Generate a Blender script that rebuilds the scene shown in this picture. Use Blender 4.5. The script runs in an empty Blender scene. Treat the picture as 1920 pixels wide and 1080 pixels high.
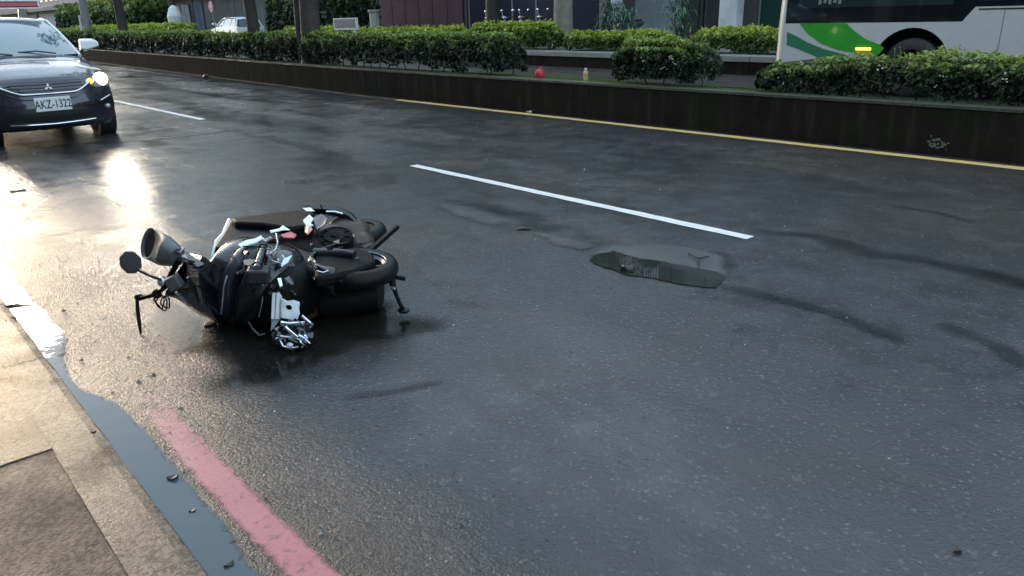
import bpy, bmesh, math, random
import numpy as np
from mathutils import Vector, Matrix, noise as mnoise

S = bpy.context.scene
R = math.radians
random.seed(7)
rng = np.random.default_rng(11)

# ------------------------------------------------------------------ camera
F_PX, PITCH, ROLL, CAM_H = 1400.0, R(20), R(1.5), 1.46
cam_d = bpy.data.cameras.new('camera')
cam = bpy.data.objects.new('camera', cam_d)
S.collection.objects.link(cam)
S.camera = cam
cam_d.sensor_width = 36
cam_d.lens = 36 * F_PX / 1920
cam_d.clip_start, cam_d.clip_end = 0.05, 1500
cam.matrix_world = Matrix.Translation((0, 0, CAM_H)) @ Matrix.Rotation(R(90) - PITCH, 4, 'X') @ Matrix.Rotation(-ROLL, 4, 'Z')

# road frame: AL runs away along the road, AC runs across it to the median
AL = Vector((-.661, .750, 0)).normalized()
AC = Vector((.750, .661, 0)).normalized()
UP = Vector((0, 0, 1))

# ------------------------------------------------------------------ sky, sun, exposure
SUN_AZ = math.atan2(AL.x, AL.y) + R(2)         # from +Y towards +X
SUN_EL = R(14)
CLOUD = 2.3
w = bpy.data.worlds.new('World')
S.world = w
w.use_nodes = True
nt = w.node_tree
sky = nt.nodes.new('ShaderNodeTexSky')
sky.sky_type = 'NISHITA'
sky.sun_disc = False
sky.sun_elevation = SUN_EL
sky.sun_rotation = SUN_AZ
sky.air_density = 1.2
sky.dust_density = 1.0
sky.ozone_density = 1.5
bg = nt.nodes['Background']
bg.inputs['Strength'].default_value = 0.10
nt.links.new(sky.outputs[0], bg.inputs[0])
# thin even cloud deck added over the clear sky (soft, slightly uneven)
ctc = nt.nodes.new('ShaderNodeTexCoord')
cn = nt.nodes.new('ShaderNodeTexNoise'); cn.inputs['Scale'].default_value = 2.2; cn.inputs['Detail'].default_value = 5
nt.links.new(ctc.outputs['Generated'], cn.inputs['Vector'])
cr_ = nt.nodes.new('ShaderNodeValToRGB')
cr_.color_ramp.elements[0].position = .3; cr_.color_ramp.elements[0].color = (.35, .475, .595, 1)
cr_.color_ramp.elements[1].position = .7; cr_.color_ramp.elements[1].color = (.46, .58, .675, 1)
nt.links.new(cn.outputs['Fac'], cr_.inputs['Fac'])
bg2 = nt.nodes.new('ShaderNodeBackground'); bg2.inputs['Strength'].default_value = CLOUD
nt.links.new(cr_.outputs['Color'], bg2.inputs[0])
ad = nt.nodes.new('ShaderNodeAddShader')
nt.links.new(bg.outputs[0], ad.inputs[0]); nt.links.new(bg2.outputs[0], ad.inputs[1])
nt.links.new(ad.outputs[0], nt.nodes['World Output'].inputs['Surface'])

sd = bpy.data.lights.new('sun', 'SUN')
sun = bpy.data.objects.new('sun', sd)
S.collection.objects.link(sun)
sd.energy = 2.1
sd.angle = R(17)
sd.color = (1.0, .76, .53)
SE = R(13)
sdir = Vector((math.sin(SUN_AZ) * math.cos(SE), math.cos(SUN_AZ) * math.cos(SE), math.sin(SE)))
sun.rotation_euler = sdir.to_track_quat('Z', 'Y').to_euler()

S.view_settings.view_transform = 'Standard'
S.view_settings.look = 'None'
S.view_settings.gamma = 1
S.view_settings.use_curve_mapping = False
S.view_settings.exposure = 0.2
S.render.engine = 'CYCLES'
S.cycles.max_bounces = 6

# ------------------------------------------------------------------ helpers: coordinates
def W(A, N, z=0.0):
    return AL * A + AC * N + UP * z

def off(A):                       # the median bends gently away from the camera
    return max(0.0, A - 14) * .045

def ray(px, py):
    u = (px - 960) / F_PX; v = (py - 540) / F_PX
    c, s = math.cos(ROLL), math.sin(ROLL)
    u, v = c * u - s * v, s * u + c * v
    return Vector((u, math.cos(PITCH) - v * math.sin(PITCH), -(math.sin(PITCH) + v * math.cos(PITCH))))

def atz(px, py, z):               # survey: sight line met with the level z
    d = ray(px, py); t = (CAM_H - z) / -d.z
    return Vector((d.x * t, d.y * t, z))

def atn(px, py, N):               # survey: sight line met with the vertical plane N, as (A, z)
    d = ray(px, py); t = N / AC.dot(d)
    return AL.dot(d) * t, d.z * t + CAM_H

# ------------------------------------------------------------------ helpers: objects
def root_of(o):
    while o.parent: o = o.parent
    return o

def tag(o, label=None, cat=None, group=None, kind=None):
    if label: o['label'] = label
    if cat: o['category'] = cat
    if group: o['group'] = group
    if kind: o['kind'] = kind
    return o

def thing(name, label, cat, loc, group=None):
    o = bpy.data.objects.new(name, None)
    S.collection.objects.link(o)
    o.empty_display_size = .1
    o.location = loc
    return tag(o, label, cat, group)

class MB:
    """collects geometry in world coordinates (through M) and links it as one mesh object"""
    def __init__(s, M=None):
        s.v, s.f, s.fm, s.M, s.m = [], [], [], M, 0
    def add(s, vs, fs):
        b = len(s.v)
        if s.M is not None: vs = [s.M @ Vector(p) for p in vs]
        s.v += [tuple(p) for p in vs]
        s.f += [tuple(b + i for i in f) for f in fs]
        s.fm += [s.m] * len(fs)
        return s
    def box(s, c, sx, sy, sz, X=None, Y=None, Z=None):
        X = Vector(X or (1, 0, 0)); Y = Vector(Y or (0, 1, 0)); Z = Vector(Z or (0, 0, 1)); c = Vector(c)
        vs = [c + X * (i * sx / 2) + Y * (j * sy / 2) + Z * (k * sz / 2) for k in (-1, 1) for j in (-1, 1) for i in (-1, 1)]
        return s.add(vs, [(0, 2, 3, 1), (4, 5, 7, 6), (0, 1, 5, 4), (2, 6, 7, 3), (0, 4, 6, 2), (1, 3, 7, 5)])
    def rbox(s, A0, A1, N0, N1, z0, z1):          # box in the road frame
        vs = [W(A, N, z) for z in (z0, z1) for N in (N0, N1) for A in (A0, A1)]
        return s.add(vs, [(0, 1, 3, 2), (4, 6, 7, 5), (0, 4, 5, 1), (2, 3, 7, 6), (0, 2, 6, 4), (1, 5, 7, 3)])
    def prism(s, pts, dirv):                        # polygon extruded by dirv
        dirv = Vector(dirv); k = len(pts)
        vs = [Vector(p) for p in pts] + [Vector(p) + dirv for p in pts]
        fs = [tuple(range(k))[::-1], tuple(range(k, 2 * k))] + [(i, (i + 1) % k, k + (i + 1) % k, k + i) for i in range(k)]
        return s.add(vs, fs)
    def tube(s, path, r, n=8, cap=True):
        path = [Vector(p) for p in path]; k = len(path)
        rs = r if isinstance(r, (list, tuple)) else [r] * k
        vs, fs = [], []; prev = None
        for i, p in enumerate(path):
            t = (path[min(i + 1, k - 1)] - path[max(i - 1, 0)]).normalized()
            if prev is None:
                q = t.orthogonal().normalized()
            else:
                q = (prev - t * prev.dot(t)).normalized()
            prev = q; b = t.cross(q)
            for j in range(n):
                a = 2 * math.pi * j / n
                vs.append(p + (q * math.cos(a) + b * math.sin(a)) * rs[i])
        for i in range(k - 1):
            for j in range(n):
                fs.append((i * n + j, i * n + (j + 1) % n, (i + 1) * n + (j + 1) % n, (i + 1) * n + j))
        if cap:
            fs.append(tuple(range(n))[::-1]); fs.append(tuple((k - 1) * n + j for j in range(n)))
        return s.add(vs, fs)
    def lathe(s, c, axis, prof, n=24, close=False, X=None, sy=1.0):   # prof: (radius, height along axis)
        axis = Vector(axis).normalized(); c = Vector(c)
        q = Vector(X) if X else axis.orthogonal()
        q = (q - axis * q.dot(axis)).normalized(); b = axis.cross(q)
        vs, fs = [], []; k = len(prof)
        for (r, h) in prof:
            for j in range(n):
                a = 2 * math.pi * j / n
                vs.append(c + axis * h + (q * math.cos(a) + b * math.sin(a) * sy) * r)
        for i in range(k if close else k - 1):
            i2 = (i + 1) % k
            for j in range(n):
                fs.append((i * n + j, i * n + (j + 1) % n, i2 * n + (j + 1) % n, i2 * n + j))
        if not close:
            if prof[0][0] > 1e-5: fs.append(tuple(range(n))[::-1])
            if prof[-1][0] > 1e-5: fs.append(tuple((k - 1) * n + j for j in range(n)))
        return s.add(vs, fs)
    def ball(s, c, rx, ry, rz, n=12, m=8, X=(1, 0, 0), Y=(0, 1, 0), Z=(0, 0, 1), jit=0):
        X, Y, Z, c = Vector(X), Vector(Y), Vector(Z), Vector(c)
        vs, fs = [], []
        for i in range(m + 1):
            ph = math.pi * i / m
            for j in range(n):
                a = 2 * math.pi * j / n
                g = 1 + (random.uniform(-jit, jit) if jit else 0)
                vs.append(c + (X * (math.sin(ph) * math.cos(a) * rx) + Y * (math.sin(ph) * math.sin(a) * ry) + Z * (math.cos(ph) * rz)) * g)
        for i in range(m):
            for j in range(n):
                fs.append((i * n + j, (i + 1) * n + j, (i + 1) * n + (j + 1) % n, i * n + (j + 1) % n))
        return s.add(vs, fs)
    def loft(s, rings, cap=True, closed=True):
        n = len(rings[0]); vs = [p for r in rings for p in r]; fs = []
        for i in range(len(rings) - 1):
            for j in range(n if closed else n - 1):
                fs.append((i * n + j, i * n + (j + 1) % n, (i + 1) * n + (j + 1) % n, (i + 1) * n + j))
        if cap and closed:
            fs.append(tuple(range(n))[::-1]); fs.append(tuple((len(rings) - 1) * n + j for j in range(n)))
        return s.add(vs, fs)
    def build(s, name, mat, parent=None, loc=None, smooth=None, bevel=0, kind=None, label=None, cat=None, group=None, subsurf=0, tint=None, solid=0):
        base = Vector(loc) if loc is not None else (root_of(parent).location.copy() if parent else Vector((0, 0, 0)))
        me = bpy.data.meshes.new(name)
        me.from_pydata([tuple(Vector(p) - base) for p in s.v], [], s.f)
        mats = mat if isinstance(mat, (list, tuple)) else [mat]
        for m_ in mats: me.materials.append(m_)
        if len(mats) > 1: me.polygons.foreach_set('material_index', s.fm)
        if tint is not None:
            at = me.attributes.new('tint', 'FLOAT', 'FACE'); at.data.foreach_set('value', tint)
        bm = bmesh.new(); bm.from_mesh(me)
        bmesh.ops.recalc_face_normals(bm, faces=bm.faces); bm.to_mesh(me); bm.free()
        if smooth is not None:
            me.polygons.foreach_set('use_smooth', [True] * len(me.polygons))
            me.set_sharp_from_angle(angle=R(smooth))
        o = bpy.data.objects.new(name, me)
        S.collection.objects.link(o)
        if parent is not None:
            o.parent = parent
        else:
            o.location = base
        if solid:
            mo = o.modifiers.new('solid', 'SOLIDIFY'); mo.thickness = solid; mo.offset = 0
        if subsurf:
            mo = o.modifiers.new('sub', 'SUBSURF'); mo.levels = mo.render_levels = subsurf
        if bevel:
            mo = o.modifiers.new('bev', 'BEVEL'); mo.width = bevel; mo.segments = 2; mo.limit_method = 'ANGLE'
        return tag(o, label, cat, group, kind)

def fast_mesh(name, V, Fq, mats, parent=None, mi=None, tint=None, loc=None):
    base = Vector(loc) if loc is not None else (root_of(parent).location.copy() if parent else Vector((0, 0, 0)))
    V = V - np.array(base)[None, :]
    me = bpy.data.meshes.new(name)
    nv, nf, k = len(V), len(Fq), Fq.shape[1]
    me.vertices.add(nv); me.vertices.foreach_set('co', V.astype(np.float32).ravel())
    me.loops.add(nf * k); me.loops.foreach_set('vertex_index', Fq.astype(np.int32).ravel())
    me.polygons.add(nf); me.polygons.foreach_set('loop_start', np.arange(0, nf * k, k, dtype=np.int32))
    for m_ in mats: me.materials.append(m_)
    if mi is not None: me.polygons.foreach_set('material_index', mi.astype(np.int32))
    me.update(calc_edges=True)
    if tint is not None:
        at = me.attributes.new('tint', 'FLOAT', 'FACE'); at.data.foreach_set('value', tint.astype(np.float32))
    o = bpy.data.objects.new(name, me); S.collection.objects.link(o)
    if parent is not None: o.parent = parent
    else: o.location = base
    return o

# ------------------------------------------------------------------ helpers: materials
class NT:
    def __init__(s, name):
        s.m = bpy.data.materials.new(name); s.m.use_nodes = True
        s.t = s.m.node_tree; s.b = s.t.nodes['Principled BSDF']
        s.pos = None
    def n(s, typ, **k):
        x = s.t.nodes.new(typ)
        for a, v in k.items():
            if a in x.inputs: x.inputs[a].default_value = v
            else: setattr(x, a, v)
        return x
    def l(s, a, b): s.t.links.new(a, b)
    def coord(s):
        if s.pos is None:
            s.pos = s.n('ShaderNodeTexCoord').outputs['Object']
        return s.pos
    def world(s):
        return s.n('ShaderNodeNewGeometry').outputs['Position']
    def noise(s, scale, detail=4, rough=.55, src=None, dist=0):
        x = s.n('ShaderNodeTexNoise'); x.inputs['Scale'].default_value = scale
        x.inputs['Detail'].default_value = detail; x.inputs['Roughness'].default_value = rough
        x.inputs['Distortion'].default_value = dist
        s.l(src or s.coord(), x.inputs['Vector']); return x.outputs['Fac']
    def ramp(s, fac, stops, mode='LINEAR'):
        x = s.n('ShaderNodeValToRGB'); e = x.color_ramp.elements; x.color_ramp.interpolation = mode
        while len(e) < len(stops): e.new(.5)
        for i, (p, c) in enumerate(stops):
            e[i].position = p
            e[i].color = (c, c, c, 1) if isinstance(c, (int, float)) else (*c, 1)
        s.l(fac, x.inputs['Fac']); return x.outputs['Color']
    def mix(s, fac, a, b, typ='MIX'):
        x = s.n('ShaderNodeMix', data_type='RGBA', blend_type=typ)
        for sock, v in ((x.inputs[0], fac), (x.inputs[6], a), (x.inputs[7], b)):
            if isinstance(v, bpy.types.NodeSocket): s.l(v, sock)
            elif isinstance(v, (int, float)): sock.default_value = v if sock.type == 'VALUE' else (v, v, v, 1)
            else: sock.default_value = (*v, 1)
        return x.outputs[2]
    def math(s, op, a, b=0.0):
        x = s.n('ShaderNodeMath', operation=op)
        for i, v in enumerate((a, b)):
            if isinstance(v, bpy.types.NodeSocket): s.l(v, x.inputs[i])
            else: x.inputs[i].default_value = v
        return x.outputs[0]
    def bump(s, h, strength=.3, dist=.01, prev=None):
        x = s.n('ShaderNodeBump'); x.inputs['Strength'].default_value = strength
        x.inputs['Distance'].default_value = dist; s.l(h, x.inputs['Height'])
        if prev: s.l(prev, x.inputs['Normal'])
        return x.outputs['Normal']
    def set(s, **k):
        for a, v in k.items():
            a = a.replace('_', ' ')
            sock = s.b.inputs[a]
            if isinstance(v, bpy.types.NodeSocket): s.l(v, sock)
            elif isinstance(v, tuple) and len(v) == 3: sock.default_value = (*v, 1)
            else: sock.default_value = v
        return s.m

def plain(name, col, rough=.5, metal=0., var=.25, nscale=9., bump=0., bscale=60., coat=0., spec=.5, emis=None, es=0.):
    q = NT(name)
    f = q.noise(nscale, 5)
    c = q.ramp(f, [(.25, tuple(x * (1 - var) for x in col)), (.75, tuple(min(1, x * (1 + var)) for x in col))])
    rr = q.ramp(q.noise(nscale * 2.3, 4), [(.3, max(.02, rough * .8)), (.7, min(1, rough * 1.2))])
    q.set(Base_Color=c, Roughness=rr, Metallic=metal, Coat_Weight=coat, Specular_IOR_Level=spec)
    q.b.inputs['Coat Roughness'].default_value = .04
    if bump: q.set(Normal=q.bump(q.noise(bscale, 4), bump, .01))
    if emis: q.set(Emission_Color=emis, Emission_Strength=es)
    return q.m

def glass(name, col=(.02, .03, .035), rough=.03, spec=.8):
    q = NT(name)
    return q.set(Base_Color=col, Roughness=rough, Specular_IOR_Level=spec, Coat_Weight=.6, Coat_Roughness=.02)
# ------------------------------------------------------------------ ground materials
def wet_asphalt(name, base=(.040, .040, .042), film=0.0, grain=1.0, brown=.35, rlo=.16, rhi=.44, kerbside=False):
    """wet, traffic polished asphalt: stones of mixed size, long tracks along the road, brown silt, films of water"""
    q = NT(name); P = q.world()
    mp = q.n('ShaderNodeMapping'); mp.inputs['Rotation'].default_value = (0, 0, -math.atan2(AL.y, AL.x)); mp.inputs['Scale'].default_value = (1, 1, 1)
    q.l(P, mp.inputs['Vector'])
    m2 = q.n('ShaderNodeMapping'); m2.inputs['Scale'].default_value = (.22, 1.5, 1); q.l(mp.outputs[0], m2.inputs['Vector'])
    track = q.noise(1.0, 5, .6, m2.outputs[0], .6)
    big = q.noise(.42, 5, .62, P, .8)
    mid = q.noise(3.1, 6, .65, P, .3)
    fine = q.noise(210, 3, .6, P)
    vor = q.n('ShaderNodeTexVoronoi'); vor.inputs['Scale'].default_value = 100; vor.inputs['Randomness'].default_value = 1; q.l(P, vor.inputs['Vector'])
    v2 = q.n('ShaderNodeTexVoronoi'); v2.inputs['Scale'].default_value = 42; q.l(P, v2.inputs['Vector'])
    c = q.mix(q.ramp(mid, [(.35, 0.), (.7, 1.)]), tuple(b * .88 for b in base), tuple(b * k for b, k in zip(base, (1.15, 1.12, 1.08))))
    c = q.mix(q.math('MULTIPLY', q.ramp(big, [(.46, 0.), (.62, 1.)]), brown), c, (.058, .042, .030))
    c = q.mix(q.ramp(track, [(.55, 0.), (.75, .35)]), c, tuple(b * .45 for b in base))
    stone = q.ramp(vor.outputs['Color'], [(.80, 0.), (.93, 1.)])
    c = q.mix(q.math('MULTIPLY', stone, .5 * grain), c, (.15, .14, .125))
    st2 = q.ramp(v2.outputs['Color'], [(.90, 0.), (.96, 1.)])
    c = q.mix(q.math('MULTIPLY', st2, .4 * grain), c, (.11, .10, .09))
    rr = q.ramp(q.math('ADD', q.math('ADD', q.math('MULTIPLY', big, .4), q.math('MULTIPLY', mid, .25)), q.math('MULTIPLY', track, .35)), [(.38, rlo), (.60, rhi)])
    hgt = q.math('ADD', q.math('ADD', q.math('MULTIPLY', vor.outputs['Distance'], -.8), fine), q.math('MULTIPLY', v2.outputs['Distance'], -.6))
    film_ = q.ramp(q.math('ADD', q.math('MULTIPLY', mid, .5), q.math('MULTIPLY', track, .5)), [(.40, .25), (.58, 1.)])
    x = q.n('ShaderNodeBump'); stg = q.math('MULTIPLY', film_, .46 * grain)
    if kerbside:      # the strip along the kerb is worn open and coarse
        dp = q.n('ShaderNodeVectorMath', operation='DOT_PRODUCT'); q.l(P, dp.inputs[0]); dp.inputs[1].default_value = tuple(AC)
        nn_ = q.math('ADD', dp.outputs['Value'], q.math('MULTIPLY', q.noise(1.7, 4, .6, P), .9))
        mr = q.n('ShaderNodeMapRange'); q.l(nn_, mr.inputs['Value']); mr.inputs['From Min'].default_value = 1.85; mr.inputs['From Max'].default_value = 1.25
        kb = mr.outputs[0]
        stg = q.math('ADD', stg, q.math('MULTIPLY', kb, .95))
        rr = q.math('ADD', rr, q.math('MULTIPLY', kb, .03))
    q.l(stg, x.inputs['Strength']); x.inputs['Distance'].default_value = .004; q.l(hgt, x.inputs['Height'])
    n2 = q.bump(mid, .10, .012, x.outputs['Normal'])
    q.set(Base_Color=c, Roughness=rr, Normal=n2, IOR=1.45, Specular_IOR_Level=.5)
    return q.m

def soften(m, sharp=.25, amp=.9, scale=14, top=1.0):
    """lets a thin film or stain thin out towards its own ragged edge (vertex attribute w)"""
    t = m.node_tree; out = t.nodes['Material Output']; src = out.inputs['Surface'].links[0].from_socket
    at = t.nodes.new('ShaderNodeAttribute'); at.attribute_name = 'w'
    ge = t.nodes.new('ShaderNodeNewGeometry'); no = t.nodes.new('ShaderNodeTexNoise'); no.inputs['Scale'].default_value = scale; no.inputs['Detail'].default_value = 6; no.inputs['Roughness'].default_value = .65
    t.links.new(ge.outputs['Position'], no.inputs['Vector'])
    m1 = t.nodes.new('ShaderNodeMath'); m1.operation = 'MULTIPLY_ADD'; t.links.new(no.outputs['Fac'], m1.inputs[0]); m1.inputs[1].default_value = amp; m1.inputs[2].default_value = -amp / 2
    m2 = t.nodes.new('ShaderNodeMath'); m2.operation = 'ADD'; t.links.new(at.outputs['Fac'], m2.inputs[0]); t.links.new(m1.outputs[0], m2.inputs[1])
    mr = t.nodes.new('ShaderNodeMapRange'); mr.interpolation_type = 'SMOOTHSTEP'; t.links.new(m2.outputs[0], mr.inputs['Value'])
    mr.inputs['From Min'].default_value = .5 - sharp; mr.inputs['From Max'].default_value = .5 + sharp; mr.inputs['To Max'].default_value = top
    tr = t.nodes.new('ShaderNodeBsdfTransparent'); mx = t.nodes.new('ShaderNodeMixShader')
    t.links.new(mr.outputs[0], mx.inputs[0]); t.links.new(tr.outputs[0], mx.inputs[1]); t.links.new(src, mx.inputs[2]); t.links.new(mx.outputs[0], out.inputs['Surface'])
    return m

def softmesh(name, V, F, w, mat):
    me = bpy.data.meshes.new(name); me.from_pydata([tuple(v) for v in V], [], F); me.materials.append(mat)
    at = me.attributes.new('w', 'FLOAT', 'POINT'); at.data.foreach_set('value', w)
    o = bpy.data.objects.new(name, me); S.collection.objects.link(o); o['kind'] = 'structure'; return o

M = {}
M['asphalt'] = wet_asphalt('wet_asphalt', base=(.043, .045, .048), rlo=.06, rhi=.30, brown=.5, kerbside=True)
M['asphalt_far'] = wet_asphalt('wet_asphalt_far', grain=.5, rlo=.2, rhi=.4)
M['seam'] = soften(wet_asphalt('wet_seam', base=(.010, .010, .011), grain=.5, brown=.1, rlo=.2, rhi=.4), .45, .9, 7, .5)
M['crack'] = soften(wet_asphalt('crack_shadow', base=(.016, .016, .016), grain=.8, brown=.0, rlo=.3, rhi=.5), .3, 1.3, 22, .6)  # darker asphalt for the thin cracks
M['patch'] = soften(wet_asphalt('smooth_patch', base=(.12, .125, .126), grain=.3, brown=.1, rlo=.14, rhi=.25), .45, 1.0, 9, .75)
M['sheen'] = soften(wet_asphalt('silty_sheen', base=(.075, .072, .068), grain=.4, brown=.1, rlo=.26, rhi=.36), .45, 1.2, 9, .55)

def water(name, base, rip=.02):
    q = NT(name); P = q.world()
    q.set(Base_Color=base, Roughness=.03, IOR=1.333, Normal=q.bump(q.noise(9, 2, .5, P), rip, .01))
    return q.m
M['puddle'] = soften(water('puddle_water', (.022, .024, .022), .012), .14, .9, 34)
M['gutter'] = soften(water('gutter_water', (.070, .088, .100), .10), .2, 1.0, 24)

def paint(name, col, wear=.5, rough=.3):
    q = NT(name); P = q.world()
    f = q.noise(38, 6, .7, P); g = q.noise(2.2, 4, .6, P)
    k = q.ramp(q.math('ADD', q.math('MULTIPLY', f, .6), q.math('MULTIPLY', g, .4)), [(.52 + .2 * (1 - wear), 0.), (.66 + .2 * (1 - wear), 1.)])
    c = q.mix(k, col, (.07, .065, .06))
    c = q.mix(q.ramp(q.noise(7, 4, .6, P), [(.4, 0.), (.8, .35)]), c, tuple(x * .6 for x in col))
    q.set(Base_Color=c, Roughness=rough, Normal=q.bump(q.noise(120, 3, .6, P), .3, .004))
    return q.m
M['white_paint'] = paint('road_white', (.74, .76, .76), .25)
M['yellow_paint'] = paint('road_yellow', (.80, .56, .22), .15)
M['red_paint'] = soften(paint('road_red', (.52, .17, .18), .95, .26), .48, 1.6, 15, .84)

def stone(name, col, agg=(.2, .15, .1), k=.5, scale=70, bump=.5, rlo=.2, rhi=.5, dirt=.4):
    q = NT(name); P = q.world()
    vor = q.n('ShaderNodeTexVoronoi'); vor.inputs['Scale'].default_value = scale; q.l(P, vor.inputs['Vector'])
    g = q.noise(2.5, 5, .6, P)
    c = q.mix(q.math('MULTIPLY', q.ramp(vor.outputs['Color'], [(.42, 0.), (.58, 1.)]), k), col, agg)
    c = q.mix(q.ramp(q.noise(scale * 2.6, 2, .5, P), [(.55, 0.), (.68, .75)]), c, tuple(x * .25 for x in col))
    c = q.mix(q.math('MULTIPLY', q.ramp(g, [(.4, 0.), (.72, 1.)]), dirt), c, tuple(x * .4 for x in col))
    h = q.math('ADD', q.math('MULTIPLY', vor.outputs['Distance'], -.5), q.math('MULTIPLY', q.noise(scale * 3.2, 3, .6, P), 1.1))
    q.set(Base_Color=c, Roughness=q.ramp(g, [(.35, rlo), (.65, rhi)]), Normal=q.bump(h, bump, .010), IOR=1.4)
    return q.m
M['kerb'] = stone('kerb_concrete', (.23, .20, .17), (.05, .04, .032), .8, 95, 1.0, .12, .34)
M['apron'] = stone('apron_concrete', (.15, .135, .12), (.035, .03, .025), .85, 90, 1.0, .12, .34)
M['washed'] = stone('washed_aggregate', (.028, .020, .015), (.22, .17, .13), .6, 90, 1.0, .45, .7, .3)
M['wall'] = None
def mossy():
    q = NT('mossy_concrete'); P = q.world()
    g = q.noise(1.3, 6, .65, P); h = q.noise(9, 5, .6, P)
    c = q.ramp(g, [(.3, (.009, .008, .007)), (.5, (.017, .014, .012)), (.72, (.011, .016, .006))])
    mp = q.n('ShaderNodeMapping'); mp.inputs['Scale'].default_value = (5, 5, .5); q.l(P, mp.inputs['Vector'])
    c = q.mix(q.ramp(q.noise(1.4, 5, .65, mp.outputs[0]), [(.5, 0.), (.72, .6)]), c, (.040, .036, .028))
    c = q.mix(q.ramp(h, [(.62, 0.), (.8, .4)]), c, (.05, .048, .04))
    q.set(Base_Color=c, Specular_IOR_Level=.06, Roughness=.95, Normal=q.bump(h, .5, .01)); return q.m
M['wall'] = mossy()
M['wall_top'] = stone('kerb_top_wet', (.065, .068, .055), (.03, .045, .018), .5, 40, .5, .5, .8)
M['pale_kerb'] = stone('pale_kerb', (.26, .26, .25), (.15, .15, .14), .4, 30, .3, .35, .6)
def soil():
    q = NT('mossy_soil'); P = q.world()
    c = q.ramp(q.noise(3, 6, .65, P), [(.3, (.05, .045, .03)), (.5, (.05, .08, .025)), (.7, (.09, .14, .03))])
    q.set(Base_Color=c, Roughness=.8, Normal=q.bump(q.noise(40, 4, .6, P), .6, .02)); return q.m
M['soil'] = soil()
M['pave'] = stone('far_pavement', (.17, .17, .17), (.10, .10, .10), .4, 12, .3, .3, .55)

# ------------------------------------------------------------------ ground and roads
def sheet(name, pts, z, mat, label=None):
    b = MB(); b.add([(p[0], p[1], z) for p in pts], [tuple(range(len(pts)))])
    return b.build(name, mat, kind='structure')

def rsheet(name, A0, A1, N0, N1, z, mat, curved=False, step=4.0):
    b = MB(); k = max(1, int((A1 - A0) / step)) if curved else 1
    vs, fs = [], []
    for i in range(k + 1):
        A = A0 + (A1 - A0) * i / k; o_ = off(A) if curved else 0
        o0 = o_ if curved in (True, 'both') else 0
        vs += [W(A, N0 + o0, z), W(A, N1 + o_, z)]
    for i in range(k): fs.append((2 * i, 2 * i + 2, 2 * i + 3, 2 * i + 1))
    b.add(vs, fs); return b.build(name, mat, kind='structure')

b = MB(); b.add([(-900, -900, -.02), (900, -900, -.02), (900, 900, -.02), (-900, 900, -.02)], [(0, 1, 2, 3)])
b.build('ground', M['pave'], kind='structure')
rsheet('road', -14, 260, .40, 8.38, 0, M['asphalt'], curved='outer', step=4)
rsheet('far_road', -40, 260, 9.3, 16.5, .0, M['asphalt_far'], curved='both', step=4)

def strip(name, mat, A0, A1, Nf, wd, z, step=.12, jag=.006, curved=False):
    """a painted line or a seam with slightly uneven edges"""
    b = MB(); k = max(2, int((A1 - A0) / step)); vs, fs = [], []
    for i in range(k + 1):
        A = A0 + (A1 - A0) * i / k
        N = (Nf(A) if callable(Nf) else Nf) + (off(A) if curved else 0)
        h = (wd(i / k) if callable(wd) else wd) / 2
        vs += [W(A, N - h + random.uniform(-jag, jag), z), W(A, N + h + random.uniform(-jag, jag), z)]
    for i in range(k): fs.append((2 * i, 2 * i + 2, 2 * i + 3, 2 * i + 1))
    b.add(vs, fs); return b.build(name, mat, kind='structure')

# lane dashes: 4 m long, 6 m apart
for i, A0 in enumerate((2.58, 12.58, 22.6, 32.6, -7.4)):
    strip('lane_marking', M['white_paint'], A0, A0 + (4.0 if i != 1 else 5.0), 4.45 + .03 * i, .10, .004, curved=False)
strip('edge_line_yellow', M['yellow_paint'], -12, 12.5, 8.17, .15, .004, step=.25, jag=.008, curved=True)
strip('edge_line_worn', paint('worn_yellow', (.16, .12, .07), .9), 12.5, 90, 8.17, .12, .004, step=.25, jag=.02, curved=True)  # far stretch dulled in colour, the murk there painted in
V_, F_, w_ = [], [], []
k_ = 110
for i in range(k_ + 1):
    A = -8 + 11.3 * i / k_; N = .690 + .014 * math.sin(A * 2) ; e = min(1, max(0, (3.2 - A) / .7))  # far end faded out, standing in for glare that hides the line
    for dn, ww in ((-.064, .0), (-.034, 1.1), (.034, 1.1), (.064, .0)):
        V_.append(W(A, N + dn, .004)); w_.append(ww * e)
for i in range(k_):
    for j in range(3): q0_ = i * 4 + j; F_.append((q0_, q0_ + 4, q0_ + 5, q0_ + 1))
softmesh('edge_line_red', V_, F_, w_, M['red_paint'])

# wet seams, cracks, painted scooter shade and films: thin sheets whose coverage thins out with the distance from their outline
ZSTEP = [0.0018]
def film(name, mat, x0, x1, y0, y1, wfun, cell):
    nx, ny = max(2, int((x1 - x0) / cell)), max(2, int((y1 - y0) / cell))
    ZSTEP[0] += .00016; z = ZSTEP[0]
    ww = [[wfun(x0 + (x1 - x0) * i / nx, y0 + (y1 - y0) * j / ny) for i in range(nx + 1)] for j in range(ny + 1)]
    idx, V, w_, F = {}, [], [], []
    for j in range(ny):
        for i in range(nx):
            cs = ((i, j), (i + 1, j), (i + 1, j + 1), (i, j + 1))
            if max(ww[q][p] for p, q in cs) <= .02: continue
            f = []
            for p, q in cs:
                if (p, q) not in idx:
                    idx[(p, q)] = len(V); V.append((x0 + (x1 - x0) * p / nx, y0 + (y1 - y0) * q / ny, z)); w_.append(ww[q][p])
                f.append(idx[(p, q)])
            F.append(tuple(f))
    return softmesh(name, V, F, w_, M[mat])

def segdist(x, y, a, b):
    dx, dy = b.x - a.x, b.y - a.y; t = max(0, min(1, ((x - a.x) * dx + (y - a.y) * dy) / (dx * dx + dy * dy + 1e-12)))
    return math.hypot(x - a.x - dx * t, y - a.y - dy * t), t

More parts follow.
